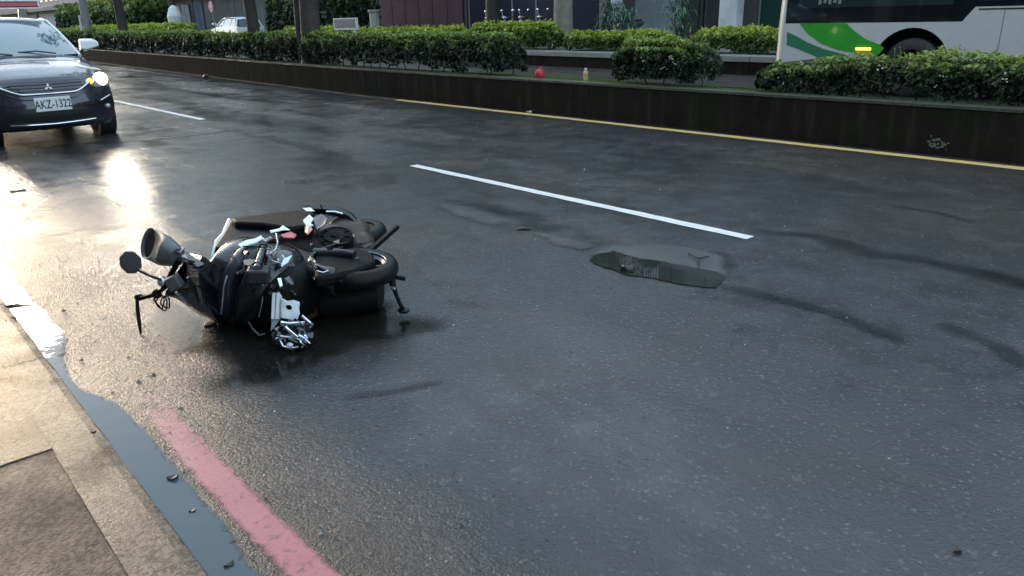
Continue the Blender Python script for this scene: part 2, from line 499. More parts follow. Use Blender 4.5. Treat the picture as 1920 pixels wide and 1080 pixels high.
def seam(pts, wd, z=0, name='tar_seam', mat='seam'):
    P = [atz(x, y, 0) for x, y in pts]; n = len(P) - 1
    tot = [0]
    for i in range(n): tot.append(tot[-1] + (P[i + 1] - P[i]).length)
    m = wd * 1.8
    def wf(x, y):
        v = Vector((x, y, 0)); x2 = x + mnoise.noise(v * 3) * wd * .9; y2 = y + mnoise.noise(v * 3 + Vector((9, 2, 4))) * wd * .9
        best, s_ = 9, 0
        for i in range(n):
            d_, t = segdist(x2, y2, P[i], P[i + 1])
            if d_ < best: best, s_ = d_, tot[i] + t * (tot[i + 1] - tot[i])
        e = min(1, 5 * min(s_, tot[-1] - s_) / tot[-1] + .15)
        return max(0., (1 - best / (wd * 1.1)) * e * (1.1 + .6 * mnoise.noise(v * 4.3)))
    xs, ys = [p.x for p in P], [p.y for p in P]
    return film(name, mat, min(xs) - m, max(xs) + m, min(ys) - m, max(ys) + m, wf, max(.012, min(.05, wd * .35)))

def blob(name, pts, z, mat, rim=.06, amp=.5):
    P = [atz(x, y, 0) for x, y in pts]; n = len(P)
    def wf(x, y):
        v = Vector((x, y, 0)); x2 = x + mnoise.noise(v * 5) * rim * amp; y2 = y + mnoise.noise(v * 5 + Vector((9, 2, 4))) * rim * amp
        ins, best = False, 9
        for i in range(n):
            a_, b_ = P[i], P[(i + 1) % n]
            if (a_.y > y2) != (b_.y > y2) and x2 < (b_.x - a_.x) * (y2 - a_.y) / (b_.y - a_.y) + a_.x: ins = not ins
            best = min(best, segdist(x2, y2, a_, b_)[0])
        return max(0., min(1., .5 + (best if ins else -best) / rim))
    xs, ys = [p.x for p in P], [p.y for p in P]
    return film(name, mat, min(xs) - rim, max(xs) + rim, min(ys) - rim, max(ys) + rim, wf, max(.014, min(.06, rim * .4)))
seam([(1400, 428), (1490, 441), (1600, 464), (1740, 492), (1920, 532), (2050, 560)], .13)
seam([(1800, 500), (1860, 512), (1920, 530), (2000, 550)], .07, .0035)
seam([(1335, 530), (1450, 562), (1560, 588), (1650, 622), (1730, 650)], .075)
seam([(1450, 562), (1560, 590), (1650, 622), (1712, 641)], .018, .004, mat='crack')
seam([(1350, 470), (1362, 500), (1350, 522)], .07)
seam([(1760, 600), (1850, 640), (1920, 690)], .08)
seam([(120, 272), (260, 264), (360, 254), (480, 240)], .16)
M['deep'] = soften(wet_asphalt('deep_crack', base=(.006, .006, .007), grain=.4, brown=0, rlo=.3, rhi=.5), .3, .7, 16, .95)
seam([(215, 268), (260, 263), (360, 253), (475, 242)], .07, mat='deep')
seam([(380, 232), (470, 252), (560, 270), (640, 300), (690, 330)], .12)
seam([(600, 285), (640, 320), (700, 350)], .45, .0025)
seam([(40, 262), (160, 290), (280, 300)], .25, .0025)
seam([(170, 366), (205, 376), (240, 392)], .03, mat='crack')
seam([(100, 345), (160, 340), (230, 352)], .05)
seam([(850, 372), (960, 400), (1060, 440)], .16, .0025)
seam([(640, 748), (740, 737), (840, 712)], .035)
seam([(560, 610), (700, 622), (800, 606)], .10, .0025)
seam([(940, 288), (1000, 296), (1050, 292)], .03, mat='crack')
seam([(1100, 350), (1180, 352)], .03, mat='crack')
seam([(1640, 380), (1760, 400), (1830, 420)], .05, mat='seam')

blob('wet_patch', [(1112, 476), (1150, 463), (1230, 460), (1300, 466), (1345, 480), (1362, 502), (1358, 520), (1290, 508), (1220, 496), (1150, 486)], .003, 'patch', .10)
blob('wet_patch', [(1000, 436), (1060, 448), (1110, 462), (1090, 470), (1040, 456)], .003, 'patch', .07)
blob('wet_patch', [(820, 385), (900, 398), (960, 418), (930, 424), (850, 402)], .0025, 'patch', .12)
blob('wet_patch', [(310, 560), (395, 610), (392, 650), (330, 660), (280, 600)], .0034, 'sheen', .09)
blob('wet_patch', [(60, 395), (170, 366), (240, 385), (230, 425), (120, 440), (50, 430)], .003, 'sheen', .3)
blob('puddle', [(1104, 488), (1116, 478), (1150, 473), (1200, 484), (1270, 497), (1345, 511), (1356, 525), (1342, 542), (1280, 535), (1230, 524), (1180, 517), (1130, 504)], .005, 'puddle', .06)
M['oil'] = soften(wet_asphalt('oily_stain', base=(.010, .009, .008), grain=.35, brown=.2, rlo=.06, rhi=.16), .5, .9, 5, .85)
blob('oil_stain', [(395, 612), (480, 560), (600, 560), (700, 575), (790, 600), (800, 618), (740, 635), (650, 650), (600, 690), (520, 720), (450, 730), (410, 690)], .0028, 'oil', .26)  # dark reflection and shade of the scooter, painted onto the road
# thin sheet of water standing in the gutter
V_, F_, w_ = [], [], []; k = 200
for i in range(k + 1):
    A = -3 + 12.5 * i / k
    l = .470 + .006 * mnoise.noise(Vector((A * 4, 0, 0)))
    rgt = .625 + .035 * mnoise.noise(Vector((A * 3, 3, 0))) + .014 * mnoise.noise(Vector((A * 31, 9, 0))) - (.12 * max(0, 1 - abs(A - 3.55) / .5))
    for N, ww in ((l, 1.), (max(l + .02, rgt - .07), 1.), (max(rgt, l + .04), .0)):
        V_.append(W(A, N, .0045)); w_.append(ww)
for i in range(k):
    for j in range(2): q0_ = i * 3 + j; F_.append((q0_, q0_ + 3, q0_ + 4, q0_ + 1))
softmesh('gutter_water', V_, F_, w_, M['gutter'])

# near kerb, block by block, and the pavement behind it
b = MB(); b.rbox(-14, 60, -6, .300, -.02, .016); 
pv = b.build('pavement', M['washed'], kind='structure')
joints = [2.84 + 1.0 * i for i in range(-12, 20)]
for i in range(len(joints) - 1):
    A0, A1 = joints[i] + .0008, joints[i + 1] - .0008
    b = MB(); dz = random.uniform(-.002, .003)
    prof = [(.3005, -.02), (.3005, .020 + dz * .5), (.435, .019 + dz * .5), (.466, .012), (.472, -.02)]
    b.loft([[W(A0, nn_, zz) for nn_, zz in prof], [W(A1, nn_ + random.uniform(-.003, .003), zz) for nn_, zz in prof]])
    b.build('kerb_stone', M['kerb'], parent=pv, bevel=.002)
b = MB(); b.rbox(2.905, 16, -6, .300, .0, .0192); b.build('concrete_apron', M['apron'], parent=pv)

# median: wall of cast lengths, soil, grass
med = thing('median_wall', 'dark mossy concrete wall of the planted median beyond the yellow line', 'wall', W(5, 8.6, 0))
A = -10.0
while A < 90:
    L = 3.0 if A < 40 else 10.0
    A1 = A + L - .004
    b = MB(); o0, o1 = off(A), off(A1)
    for (N0, N1, z0, z1, nm_, mt) in ((8.385, 8.60, -.02, .475, 'wall_block', 'wall'), (8.375, 8.62, .478, .512, 'coping', 'wall_top')):
        b = MB()
        vs = [W(a_, N + o_, z) for z in (z0, z1) for N in (N0, N1) for a_, o_ in ((A, o0), (A1, o1))]
        b.add(vs, [(0, 1, 3, 2), (4, 6, 7, 5), (0, 4, 5, 1), (2, 3, 7, 6), (0, 2, 6, 4), (1, 5, 7, 3)])
        b.build(nm_, M[mt], parent=med, bevel=.004)
    b = MB()
    vs = [W(a_, N + o_, z) for z in (-.02, .47) for N in (9.15, 9.30) for a_, o_ in ((A, o0), (A1, o1))]
    b.add(vs, [(0, 1, 3, 2), (4, 6, 7, 5), (0, 4, 5, 1), (2, 3, 7, 6), (0, 2, 6, 4), (1, 5, 7, 3)])
    b.build('rear_wall_block', M['wall'], parent=med, bevel=.004)
    A += L
rsheet('median_soil', -10, 90, 8.60, 9.16, .468, M['soil'], curved='both', step=4)
# pale leak stain with chips of cement on the wall face
b = MB()
for i in range(26):
    A_, z_ = atn(1755 + random.gauss(0, 9), 268 + random.gauss(0, 6), 8.378)
    b.ball(W(A_, 8.384, z_), .018 * random.random() + .006, .006, .012 * random.random() + .004, 6, 4, X=AL, Y=AC)
b.build('cement_splash', plain('cement', (.10, .10, .09), .8), parent=med)

# far side: kerb wall, raised pavement
fw = thing('far_kerb_wall', 'low dark wall with pale coping on the far side of the opposite lanes', 'wall', W(10, 16.6, 0))
A = -6.0
while A < 120:
    A1 = A + 3.98 if A < 40 else A + 9.98
    o0, o1 = off(A), off(A1)
    for (N0, N1, z0, z1, nm_, mt) in ((16.5, 16.72, -.02, .30, 'wall_block', 'wall'), (16.47, 17.3, .303, .42, 'coping', 'pale_kerb')):
        b = MB()
        vs = [W(a_, N + o_, z) for z in (z0, z1) for N in (N0, N1) for a_, o_ in ((A, o0), (A1, o1))]
        b.add(vs, [(0, 1, 3, 2), (4, 6, 7, 5), (0, 4, 5, 1), (2, 3, 7, 6), (0, 2, 6, 4), (1, 5, 7, 3)])
        b.build(nm_, M[mt], parent=fw)
    A = A1 + .02
rsheet('far_pavement', -30, 200, 17.3, 60, .40, M['pave'])

# ------------------------------------------------------------------ leaves
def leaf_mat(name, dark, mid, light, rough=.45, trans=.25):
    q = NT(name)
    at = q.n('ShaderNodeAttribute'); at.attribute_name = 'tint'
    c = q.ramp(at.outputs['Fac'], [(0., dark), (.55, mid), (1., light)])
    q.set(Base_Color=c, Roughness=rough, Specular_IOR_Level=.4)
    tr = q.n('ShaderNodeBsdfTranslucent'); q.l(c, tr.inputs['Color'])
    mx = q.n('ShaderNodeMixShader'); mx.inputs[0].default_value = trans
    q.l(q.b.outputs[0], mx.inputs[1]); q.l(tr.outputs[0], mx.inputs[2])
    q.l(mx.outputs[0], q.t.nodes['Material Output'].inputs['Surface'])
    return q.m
M['leaf_dark'] = leaf_mat('hedge_leaf', (.008, .018, .005), (.055, .092, .016), (.26, .34, .07), .55)
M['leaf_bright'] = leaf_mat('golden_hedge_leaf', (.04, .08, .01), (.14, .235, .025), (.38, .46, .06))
M['leaf_tree'] = leaf_mat('tree_leaf', (.02, .045, .012), (.04, .08, .02), (.08, .13, .03))
M['leaf_blade'] = leaf_mat('blade_leaf', (.02, .07, .04), (.05, .14, .08), (.22, .34, .25))
M['twig'] = plain('twig_bark', (.05, .04, .03), .8, bump=.4)
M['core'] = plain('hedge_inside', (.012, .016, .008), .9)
M['bark'] = plain('wet_bark', (.034, .027, .021), .75, var=.4, nscale=5, bump=.9, bscale=18)
M['bark_pale'] = plain('pale_bark', (.20, .175, .14), .65, var=.35, nscale=4, bump=.7, bscale=14)
M['flower'] = plain('white_petal', (.55, .55, .5), .6)

def leaves(name, C, Nrm, size, tint, mat, parent, mats_extra=None, aspect=.55):
    """one diamond-shaped leaf per centre: C (n,3), loosely facing Nrm"""
    n = len(C); size = np.broadcast_to(np.asarray(size, float), (n,))[:, None]
    d = Nrm + rng.normal(0, .75, (n, 3)); d /= np.linalg.norm(d, axis=1)[:, None] + 1e-9
    t = rng.normal(0, 1, (n, 3)); t -= d * (t * d).sum(1)[:, None]; t /= np.linalg.norm(t, axis=1)[:, None] + 1e-9
    b_ = np.cross(d, t)
    V = np.stack([C - t * size, C + b_ * size * aspect + d * size * .15, C + t * size, C - b_ * size * aspect + d * size * .15], 1).reshape(-1, 3)
    Fq = np.arange(4 * n).reshape(-1, 4)
    o = fast_mesh(name, V, Fq, [mat], parent, tint=np.clip(tint, 0, 1))
    o['kind'] = 'stuff'
    return o

def vnoise(P, s, seed=0.):
    return np.array([mnoise.noise(Vector((p[0] * s + seed, p[1] * s, p[2] * s))) for p in P])

def shoots(root, A0, A1, Nc, wd, z1, size, mat, curved):
    """stray young shoots standing out of the clipped top and sides"""
    k = int((A1 - A0) * 16); C, T, Nn = [], [], []
    for _ in range(k):
        a_ = random.uniform(A0 + .05, A1 - .05); n_ = Nc + (off(a_) if curved else 0) + random.uniform(-.5, .45) * wd
        h_ = random.uniform(.03, .13) * (1 + 4 * size); d_ = Vector((random.uniform(-.4, .4), random.uniform(-.4, .4), 1))
        p = W(a_, n_, z1 - .05)
        for j in range(7):
            C.append(p + d_ * h_ * (j / 5)); T.append(random.uniform(.6, 1.05)); Nn.append((random.gauss(0, 1), random.gauss(0, 1), .5))
    leaves('shoots', np.array([tuple(c) for c in C]), np.array(Nn), size * rng.uniform(.4, .9, len(C)), np.array(T), M[mat], root)

def hedge(name, label, A0, A1, Nc, wd, z0, z1, n, size, mat='leaf_dark', group=None, curved=True, flowers=0, stems=True, zbase=.46, roundend=True, dip=0., shade=0.):  # last argument darkens the whole leaf tint, painted shade
    Am = (A0 + A1) / 2
    root = thing(name, label, 'hedge', W(Am, Nc + (off(Am) if curved else 0), zbase), group)
    L = A1 - A0
    # shell of a rounded, lumpy box
    u = rng.uniform(-1, 1, (n, 3)); face = rng.choice(4, n, p=[.42, .38, .06, .14])
    u[face == 0, 2] = 1; u[face == 1, 1] = -1; u[face == 2, 1] = 1
    k = face == 3; u[k, 0] = np.sign(u[k, 0])
    P = u.copy()
    e = np.minimum(1, L / wd * .0 + .22)
    # rounding: pull corners in
    ax = np.clip((np.abs(P[:, 0]) * L / 2 - (L / 2 - wd * .45)) / (wd * .45), 0, 1)
    ay = np.abs(P[:, 1]); az = np.clip(P[:, 2], 0, 1)
    rr = np.sqrt(np.maximum(1e-6, 1 - .38 * (ax ** 2 * ay ** 2 + ay ** 2 * az ** 2 + ax ** 2 * az ** 2)))
    X = P[:, 0] * L / 2 * (1 - (1 - rr) * min(1, wd / L)); Y = P[:, 1] * wd / 2 * rr; Z = (z0 + z1) / 2 + P[:, 2] * (z1 - z0) / 2 * np.where(P[:, 2] > 0, rr, 1)
    base = np.stack([X, Y, Z], 1)
    ns = vnoise(base + Am, 2.6, 3.1); n2 = vnoise(base + Am, 7.5, 9.4)
    outw = np.stack([np.where(face == 3, u[:, 0], 0), np.where(face == 1, -1., np.where(face == 2, 1., 0)), np.where(face == 0, 1., 0.)], 1)
    depth = rng.exponential(.05, n)
    pos = base + outw * (ns * .12 + n2 * .07 - depth + .03)[:, None]
    # underside lifts irregularly so stems show
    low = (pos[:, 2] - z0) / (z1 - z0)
    keep = low > .10 + .30 * ns
    pos, outw, ns, n2, depth, low, face = pos[keep], outw[keep], ns[keep], n2[keep], depth[keep], low[keep], face[keep]
    if dip: pos[:, 2] -= dip * np.clip((Am + pos[:, 0] - 3.6) / 1.3, 0, 1) * low
    A = Am + pos[:, 0]; N = Nc + pos[:, 1] + (np.maximum(0, A - 14) * .045 if curved else 0)
    C = np.outer(A, np.array(AL)) + np.outer(N, np.array(AC)); C[:, 2] = pos[:, 2]
    nrm = np.outer(outw[:, 0], np.array(AL)) + np.outer(outw[:, 1], np.array(AC)); nrm[:, 2] = outw[:, 2] + .4
    tint = .28 + .66 * np.clip((low - .66) / .34, -.6, 1) + n2 * .5 + ns * .3 - depth * 2 - shade + rng.normal(0, .14, len(C))  # young tops paler; shade of lower and inner leaves painted into the tint
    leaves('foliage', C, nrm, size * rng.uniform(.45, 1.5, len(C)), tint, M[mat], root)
    shoots(root, A0, min(A1, 3.7) if dip else A1, Nc, wd, z1, size, mat, curved)
    # closed dark core added inside to block light through the leaves
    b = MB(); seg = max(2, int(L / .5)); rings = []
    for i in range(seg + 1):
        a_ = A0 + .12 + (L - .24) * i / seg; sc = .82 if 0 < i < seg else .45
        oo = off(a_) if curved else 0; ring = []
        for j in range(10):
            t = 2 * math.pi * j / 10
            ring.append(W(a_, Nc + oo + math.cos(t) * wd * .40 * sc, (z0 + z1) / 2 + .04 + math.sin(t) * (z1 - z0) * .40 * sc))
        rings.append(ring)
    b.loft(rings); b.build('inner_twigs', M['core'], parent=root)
    if stems:
        b = MB(); k = max(3, int(L * 2.6))
        for i in range(k):
            a_ = A0 + .1 + (L - .2) * (i + random.random() * .6) / k; oo = off(a_) if curved else 0
            p0 = W(a_, Nc + oo + random.uniform(-.12, .12), zbase - .02)
            p1 = p0 + Vector((random.uniform(-.06, .06), random.uniform(-.06, .06), (z0 - zbase) * .5 + .06))
            p2 = p1 + Vector((random.uniform(-.1, .1), random.uniform(-.1, .1), (z1 - z0) * .4 + .08))
            b.tube([p0, p1, p2], [.014, .011, .007], 5)
        st = b.build('stems', M['twig'], parent=root); st['kind'] = 'stuff'
    if flowers:
        b = MB()
        for i in range(flowers):
            a_ = A0 + random.random() * L; 
            zc = z0 + (z1 - z0) * random.uniform(.25, .9)
            c = W(a_, Nc - wd / 2 - .03 + (off(a_) if curved else 0), zc)
            for _ in range(random.choice((2, 3, 5))):
                b.ball(c + Vector((random.gauss(0, .022), random.gauss(0, .02), random.gauss(0, .02))), .010, .010, .007, 5, 4)
        fl = b.build('flowers', M['flower'], parent=root); fl['kind'] = 'stuff'
    return root
# ------------------------------------------------------------------ hedges on the median
HG = 'clipped hedges on the median'
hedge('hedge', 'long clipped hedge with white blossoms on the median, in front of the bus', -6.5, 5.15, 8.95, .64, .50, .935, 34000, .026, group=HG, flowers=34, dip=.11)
hedge('hedge', 'round single bush on the median left of the gap before the bus', 6.0, 7.5, 8.92, .74, .56, 1.06, 11000, .026, group=HG, flowers=7, shade=0.08)
hedge('hedge', 'median hedge between the two dark tree trunks and the red cap', 9.9, 17.6, 8.95, .72, .54, 1.14, 24000, .032, group=HG, flowers=8, shade=0.22)
hedge('hedge', 'median hedge beneath the pale twin tree trunk in the middle distance', 17.7, 24.5, 8.95, .74, .53, 1.15, 13000, .042, group=HG, flowers=5, shade=0.22)
hedge('hedge', 'distant median hedge between the lamp post and the white parked car', 24.8, 39.5, 8.95, .8, .50, 1.2, 14000, .055, group=HG, shade=0.22)
hedge('hedge', 'farthest median hedge, just right of the white door mirror of the purple car', 40, 62, 8.95, .9, .48, 1.3, 9000, .085, group=HG, shade=0.22)

# grass tufts on the median soil
n = 26000
A_ = rng.uniform(-2, 26, n); A_ = np.where(rng.random(n) < .5, rng.uniform(5.0, 11, n), A_)
N_ = 8.63 + rng.random(n) * .52 + np.maximum(0, A_ - 14) * .045
C = np.outer(A_, np.array(AL)) + np.outer(N_, np.array(AC)); C[:, 2] = .47
msk = vnoise(C, 1.7, 4.) > -.12
C = C[msk]; n = len(C); hgt = rng.uniform(.012, .045, n)[:, None]
d = rng.normal(0, 1, (n, 3)); d[:, 2] = 0; d /= np.linalg.norm(d, axis=1)[:, None]
V = np.stack([C - d * .003, C + d * .003, C + d * .002 + rng.normal(0, .008, (n, 3)) + np.array([0, 0, 1]) * hgt], 1).reshape(-1, 3)
g = fast_mesh('grass', V, np.arange(3 * n).reshape(-1, 3), [M['leaf_bright']], tint=np.clip(rng.normal(.35, .2, n), 0, 1))
tag(g, 'short wet grass growing along the top of the median', 'grass', kind='stuff')

# ------------------------------------------------------------------ hedges on the far side
FH = 'golden topped hedges on the far pavement'
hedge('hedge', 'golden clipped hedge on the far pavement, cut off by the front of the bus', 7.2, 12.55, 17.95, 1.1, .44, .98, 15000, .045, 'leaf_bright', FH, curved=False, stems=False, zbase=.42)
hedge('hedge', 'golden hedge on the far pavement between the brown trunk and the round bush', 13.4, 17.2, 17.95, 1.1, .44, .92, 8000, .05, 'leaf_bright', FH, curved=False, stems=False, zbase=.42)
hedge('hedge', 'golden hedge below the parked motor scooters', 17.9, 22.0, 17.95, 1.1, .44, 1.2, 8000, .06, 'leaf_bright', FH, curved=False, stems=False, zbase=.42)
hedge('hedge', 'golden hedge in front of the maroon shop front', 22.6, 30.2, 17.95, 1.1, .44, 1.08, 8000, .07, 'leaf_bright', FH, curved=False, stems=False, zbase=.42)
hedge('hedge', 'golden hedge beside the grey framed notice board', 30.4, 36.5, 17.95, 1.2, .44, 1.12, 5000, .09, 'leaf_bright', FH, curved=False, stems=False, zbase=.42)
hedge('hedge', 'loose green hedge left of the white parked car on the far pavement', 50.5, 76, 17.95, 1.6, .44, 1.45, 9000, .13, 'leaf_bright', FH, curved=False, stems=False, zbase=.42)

hedge('shrubbery', 'tall dark shrubbery behind the lamp post at the left', 62, 88, 20.0, 3.0, .5, 3.4, 9000, .2, 'leaf_dark', None, curved=False, stems=False, zbase=.42, flowers=6)
hedge('shrubbery', 'dark green shrubbery before the teal shop front right of the twin trunked tree', 33.5, 43, 20.6, 2.0, .5, 3.4, 7000, .13, 'leaf_dark', None, curved=False, stems=False, zbase=.42)
# ------------------------------------------------------------------ trees
def tree(label, A, N, r, h, zb, mat='bark', crown=True, nleaf=5000, lean=0., cr=2.6, cz=5.2, name='street_tree', group=None, twin=False):
    p = W(A, N, zb)
    root = thing(name, label, 'tree', p, group)
    b = MB()
    def limb(p0, dirv, L, r0, r1, k=7):
        pts, rs = [], []; q = Vector(p0); d_ = Vector(dirv).normalized()
        for i in range(k + 1):
            pts.append(q.copy()); rs.append(r0 + (r1 - r0) * i / k)
            d_ = (d_ + Vector((random.uniform(-.1, .1), random.uniform(-.1, .1), random.uniform(-.02, .06)))).normalized()
            q = q + d_ * L / k
        b.tube(pts, rs, 12); return pts[-1], d_
    hh = h * .45
    pts = [p + Vector((0, 0, -.05)), p + Vector((0, 0, .12)), p + Vector((lean * .1, 0, .6)), p + Vector((lean * .3, .03, 1.4)), p + Vector((lean * .6, -.03, 2.4)), p + Vector((lean, 0, hh))]
    b.tube(pts, [r * 1.5, r * 1.15, r, r * .93, r * .87, r * .8], 16)
    if twin:
        q = p + AL * (r * 2.0)
        b.tube([q + Vector((0, 0, -.05)), q + Vector((0, 0, .5)), q + Vector((.03, 0, 1.8)), q + Vector((.1, 0, hh))], [r * .75, r * .55, r * .5, r * .45], 12)
    # bark ridges
    top = pts[-1]; tips = []
    for i in range(5):
        a_ = 2 * math.pi * i / 5 + random.random()
        e_, d_ = limb(top - Vector((0, 0, .15)), (math.cos(a_), math.sin(a_), 1.1), h * .34, r * .5, r * .18)
        tips.append(e_)
        for j in range(2):
            e2, _ = limb(e_, (d_.x + random.uniform(-.8, .8), d_.y + random.uniform(-.8, .8), d_.z + .1), h * .2, r * .18, r * .05, 4); tips.append(e2)
    b.build('trunk', M[mat], parent=root, smooth=60)
    if crown:
        cl = [tips[i % len(tips)] + Vector((random.gauss(0, cr * .25), random.gauss(0, cr * .25), random.gauss(0, .5))) for i in range(34)]
        C = []
        for c in cl:
            rr_ = random.uniform(.5, 1.0) * cr * .33
            q = rng.normal(0, 1, (nleaf // 34, 3)); q /= np.linalg.norm(q, axis=1)[:, None]
            C.append(np.array(c)[None] + q * rr_ * rng.uniform(.55, 1, len(q))[:, None] * np.array([1, 1, .7]))
        C = np.concatenate(C); nr = rng.normal(0, 1, C.shape); nr[:, 2] += .8
        leaves('crown', C, nr, .11 * rng.uniform(.7, 1.3, len(C)), .5 + rng.normal(0, .2, len(C)), M['leaf_tree'], root)
    return root
MT = 'street trees in a row along the median'
tree('stout two-stemmed street tree with pale lit bark rising from the median hedge', *(17.3, 9.02), .24, 8.2, .46, 'bark', lean=.1, group=MT, twin=True)
tree('dark trunked street tree on the median beside the white parked car', 20.9, 9.22, .17, 7.6, .46, lean=-.1, group=MT)
tree('thin dark trunk behind the median hedge, in front of pale doors', 35.5, 9.95, .20, 7.8, .46, group=MT)
FT = 'street trees on the far pavement'
tree('brown buttressed tree beside the grey roller shutter', 19.0, 19.4, .34, 9., .42, 'bark_pale', group=FT, nleaf=4000)
tree('dark tree trunk left of the parked motor scooters', 22.6, 19.3, .26, 9., .42, group=FT, nleaf=4000)
tree('tree with dark foliage at the edge of the grey wall left of the white car', 60, 20.5, .3, 9., .42, group=FT, nleaf=4000)
tree('tree standing on the far pavement beyond the lamp post', 78, 20.5, .3, 9., .42, group=FT, nleaf=4000)

# blade-leaved plants in front of the white pillar
def blade_plant(label, A, N, z, k=46, hgt=1.35, group='blade leaved plants before the white pillar'):
    root = thing('cordyline_plant', label, 'plant', W(A, N, z), group)
    b = MB()
    for s_ in range(4):
        q = W(A + random.uniform(-.25, .25), N + random.uniform(-.15, .15), z)
        b.tube([q, q + Vector((random.uniform(-.05, .05), 0, hgt * .35)), q + Vector((random.uniform(-.1, .1), 0, hgt * random.uniform(.5, .8)))], [.03, .025, .02], 6)
    b.build('stem', M['twig'], parent=root)
    V, Fq, T = [], [], []
    for i in range(k * 4):
        zc = z + random.uniform(.15, hgt); c = W(A + random.uniform(-.3, .3), N + random.uniform(-.2, .2), zc)
        a_ = random.random() * 6.283; d_ = Vector((math.cos(a_), math.sin(a_), 0)); sd_ = Vector((-d_.y, d_.x, 0))
        L = random.uniform(.28, .5); wd = .022; dr = random.uniform(-.1, .5)
        pts = [c, c + d_ * L * .35 + UP * L * .35, c + d_ * L * .75 + UP * L * (.35 - dr * .3), c + d_ * L + UP * L * (.15 - dr)]
        ws = [.4, 1, .8, .05]; bse = len(V)
        for p_, w_ in zip(pts, ws): V += [p_ - sd_ * wd * w_, p_ + sd_ * wd * w_]
        tt = random.uniform(.1, 1)
        for j in range(3): Fq.append((bse + 2 * j, bse + 2 * j + 1, bse + 2 * j + 3, bse + 2 * j + 2)); T.append(tt)
    o = fast_mesh('blades', np.array([tuple(v) for v in V]), np.array(Fq), [M['leaf_blade']], root, tint=np.array(T)); o['kind'] = 'stuff'
blade_plant('spiky green plant between the grey roller shutter and the white pillar', 16.9, 19.4, .42)
blade_plant('lower spiky green plant close left of the white pillar', 16.1, 19.2, .42, 34, 1.1)
blade_plant('spiky green plant between the white pillar and the bus', 14.2, 19.4, .42, 44, 1.4)

# ------------------------------------------------------------------ shop buildings along the far side
M['glass'] = glass('dark_window_glass')
M['glass_teal'] = plain('teal_shop_glass', (.010, .040, .034), .35, spec=.25)
M['glass_navy'] = plain('navy_shop_glass', (.010, .013, .030), .35, spec=.25)
M['frame_white'] = plain('white_frame', (.55, .56, .55), .5)
M['frame_grey'] = plain('grey_frame', (.18, .19, .2), .5)
M['cage'] = plain('white_cage_paint', (.8, .82, .82), .4)
cols = dict(grey=(.085, .095, .095), darkgrey=(.06, .065, .065), maroon=(.070, .022, .034), tile=(.15, .14, .125), pale=(.26, .28, .29), navy=(.02, .025, .05), teal=(.015, .05, .045), blue=(.03, .09, .17), purple=(.20, .185, .20), shutter=(.24, .29, .31), brown=(.13, .10, .075), dark=(.012, .018, .016), white=(.50, .52, .53))
for k_, c_ in cols.items(): M['b_' + k_] = plain('plaster_' + k_, c_, .65, var=.22, nscale=1.6, bump=.15, bscale=30)

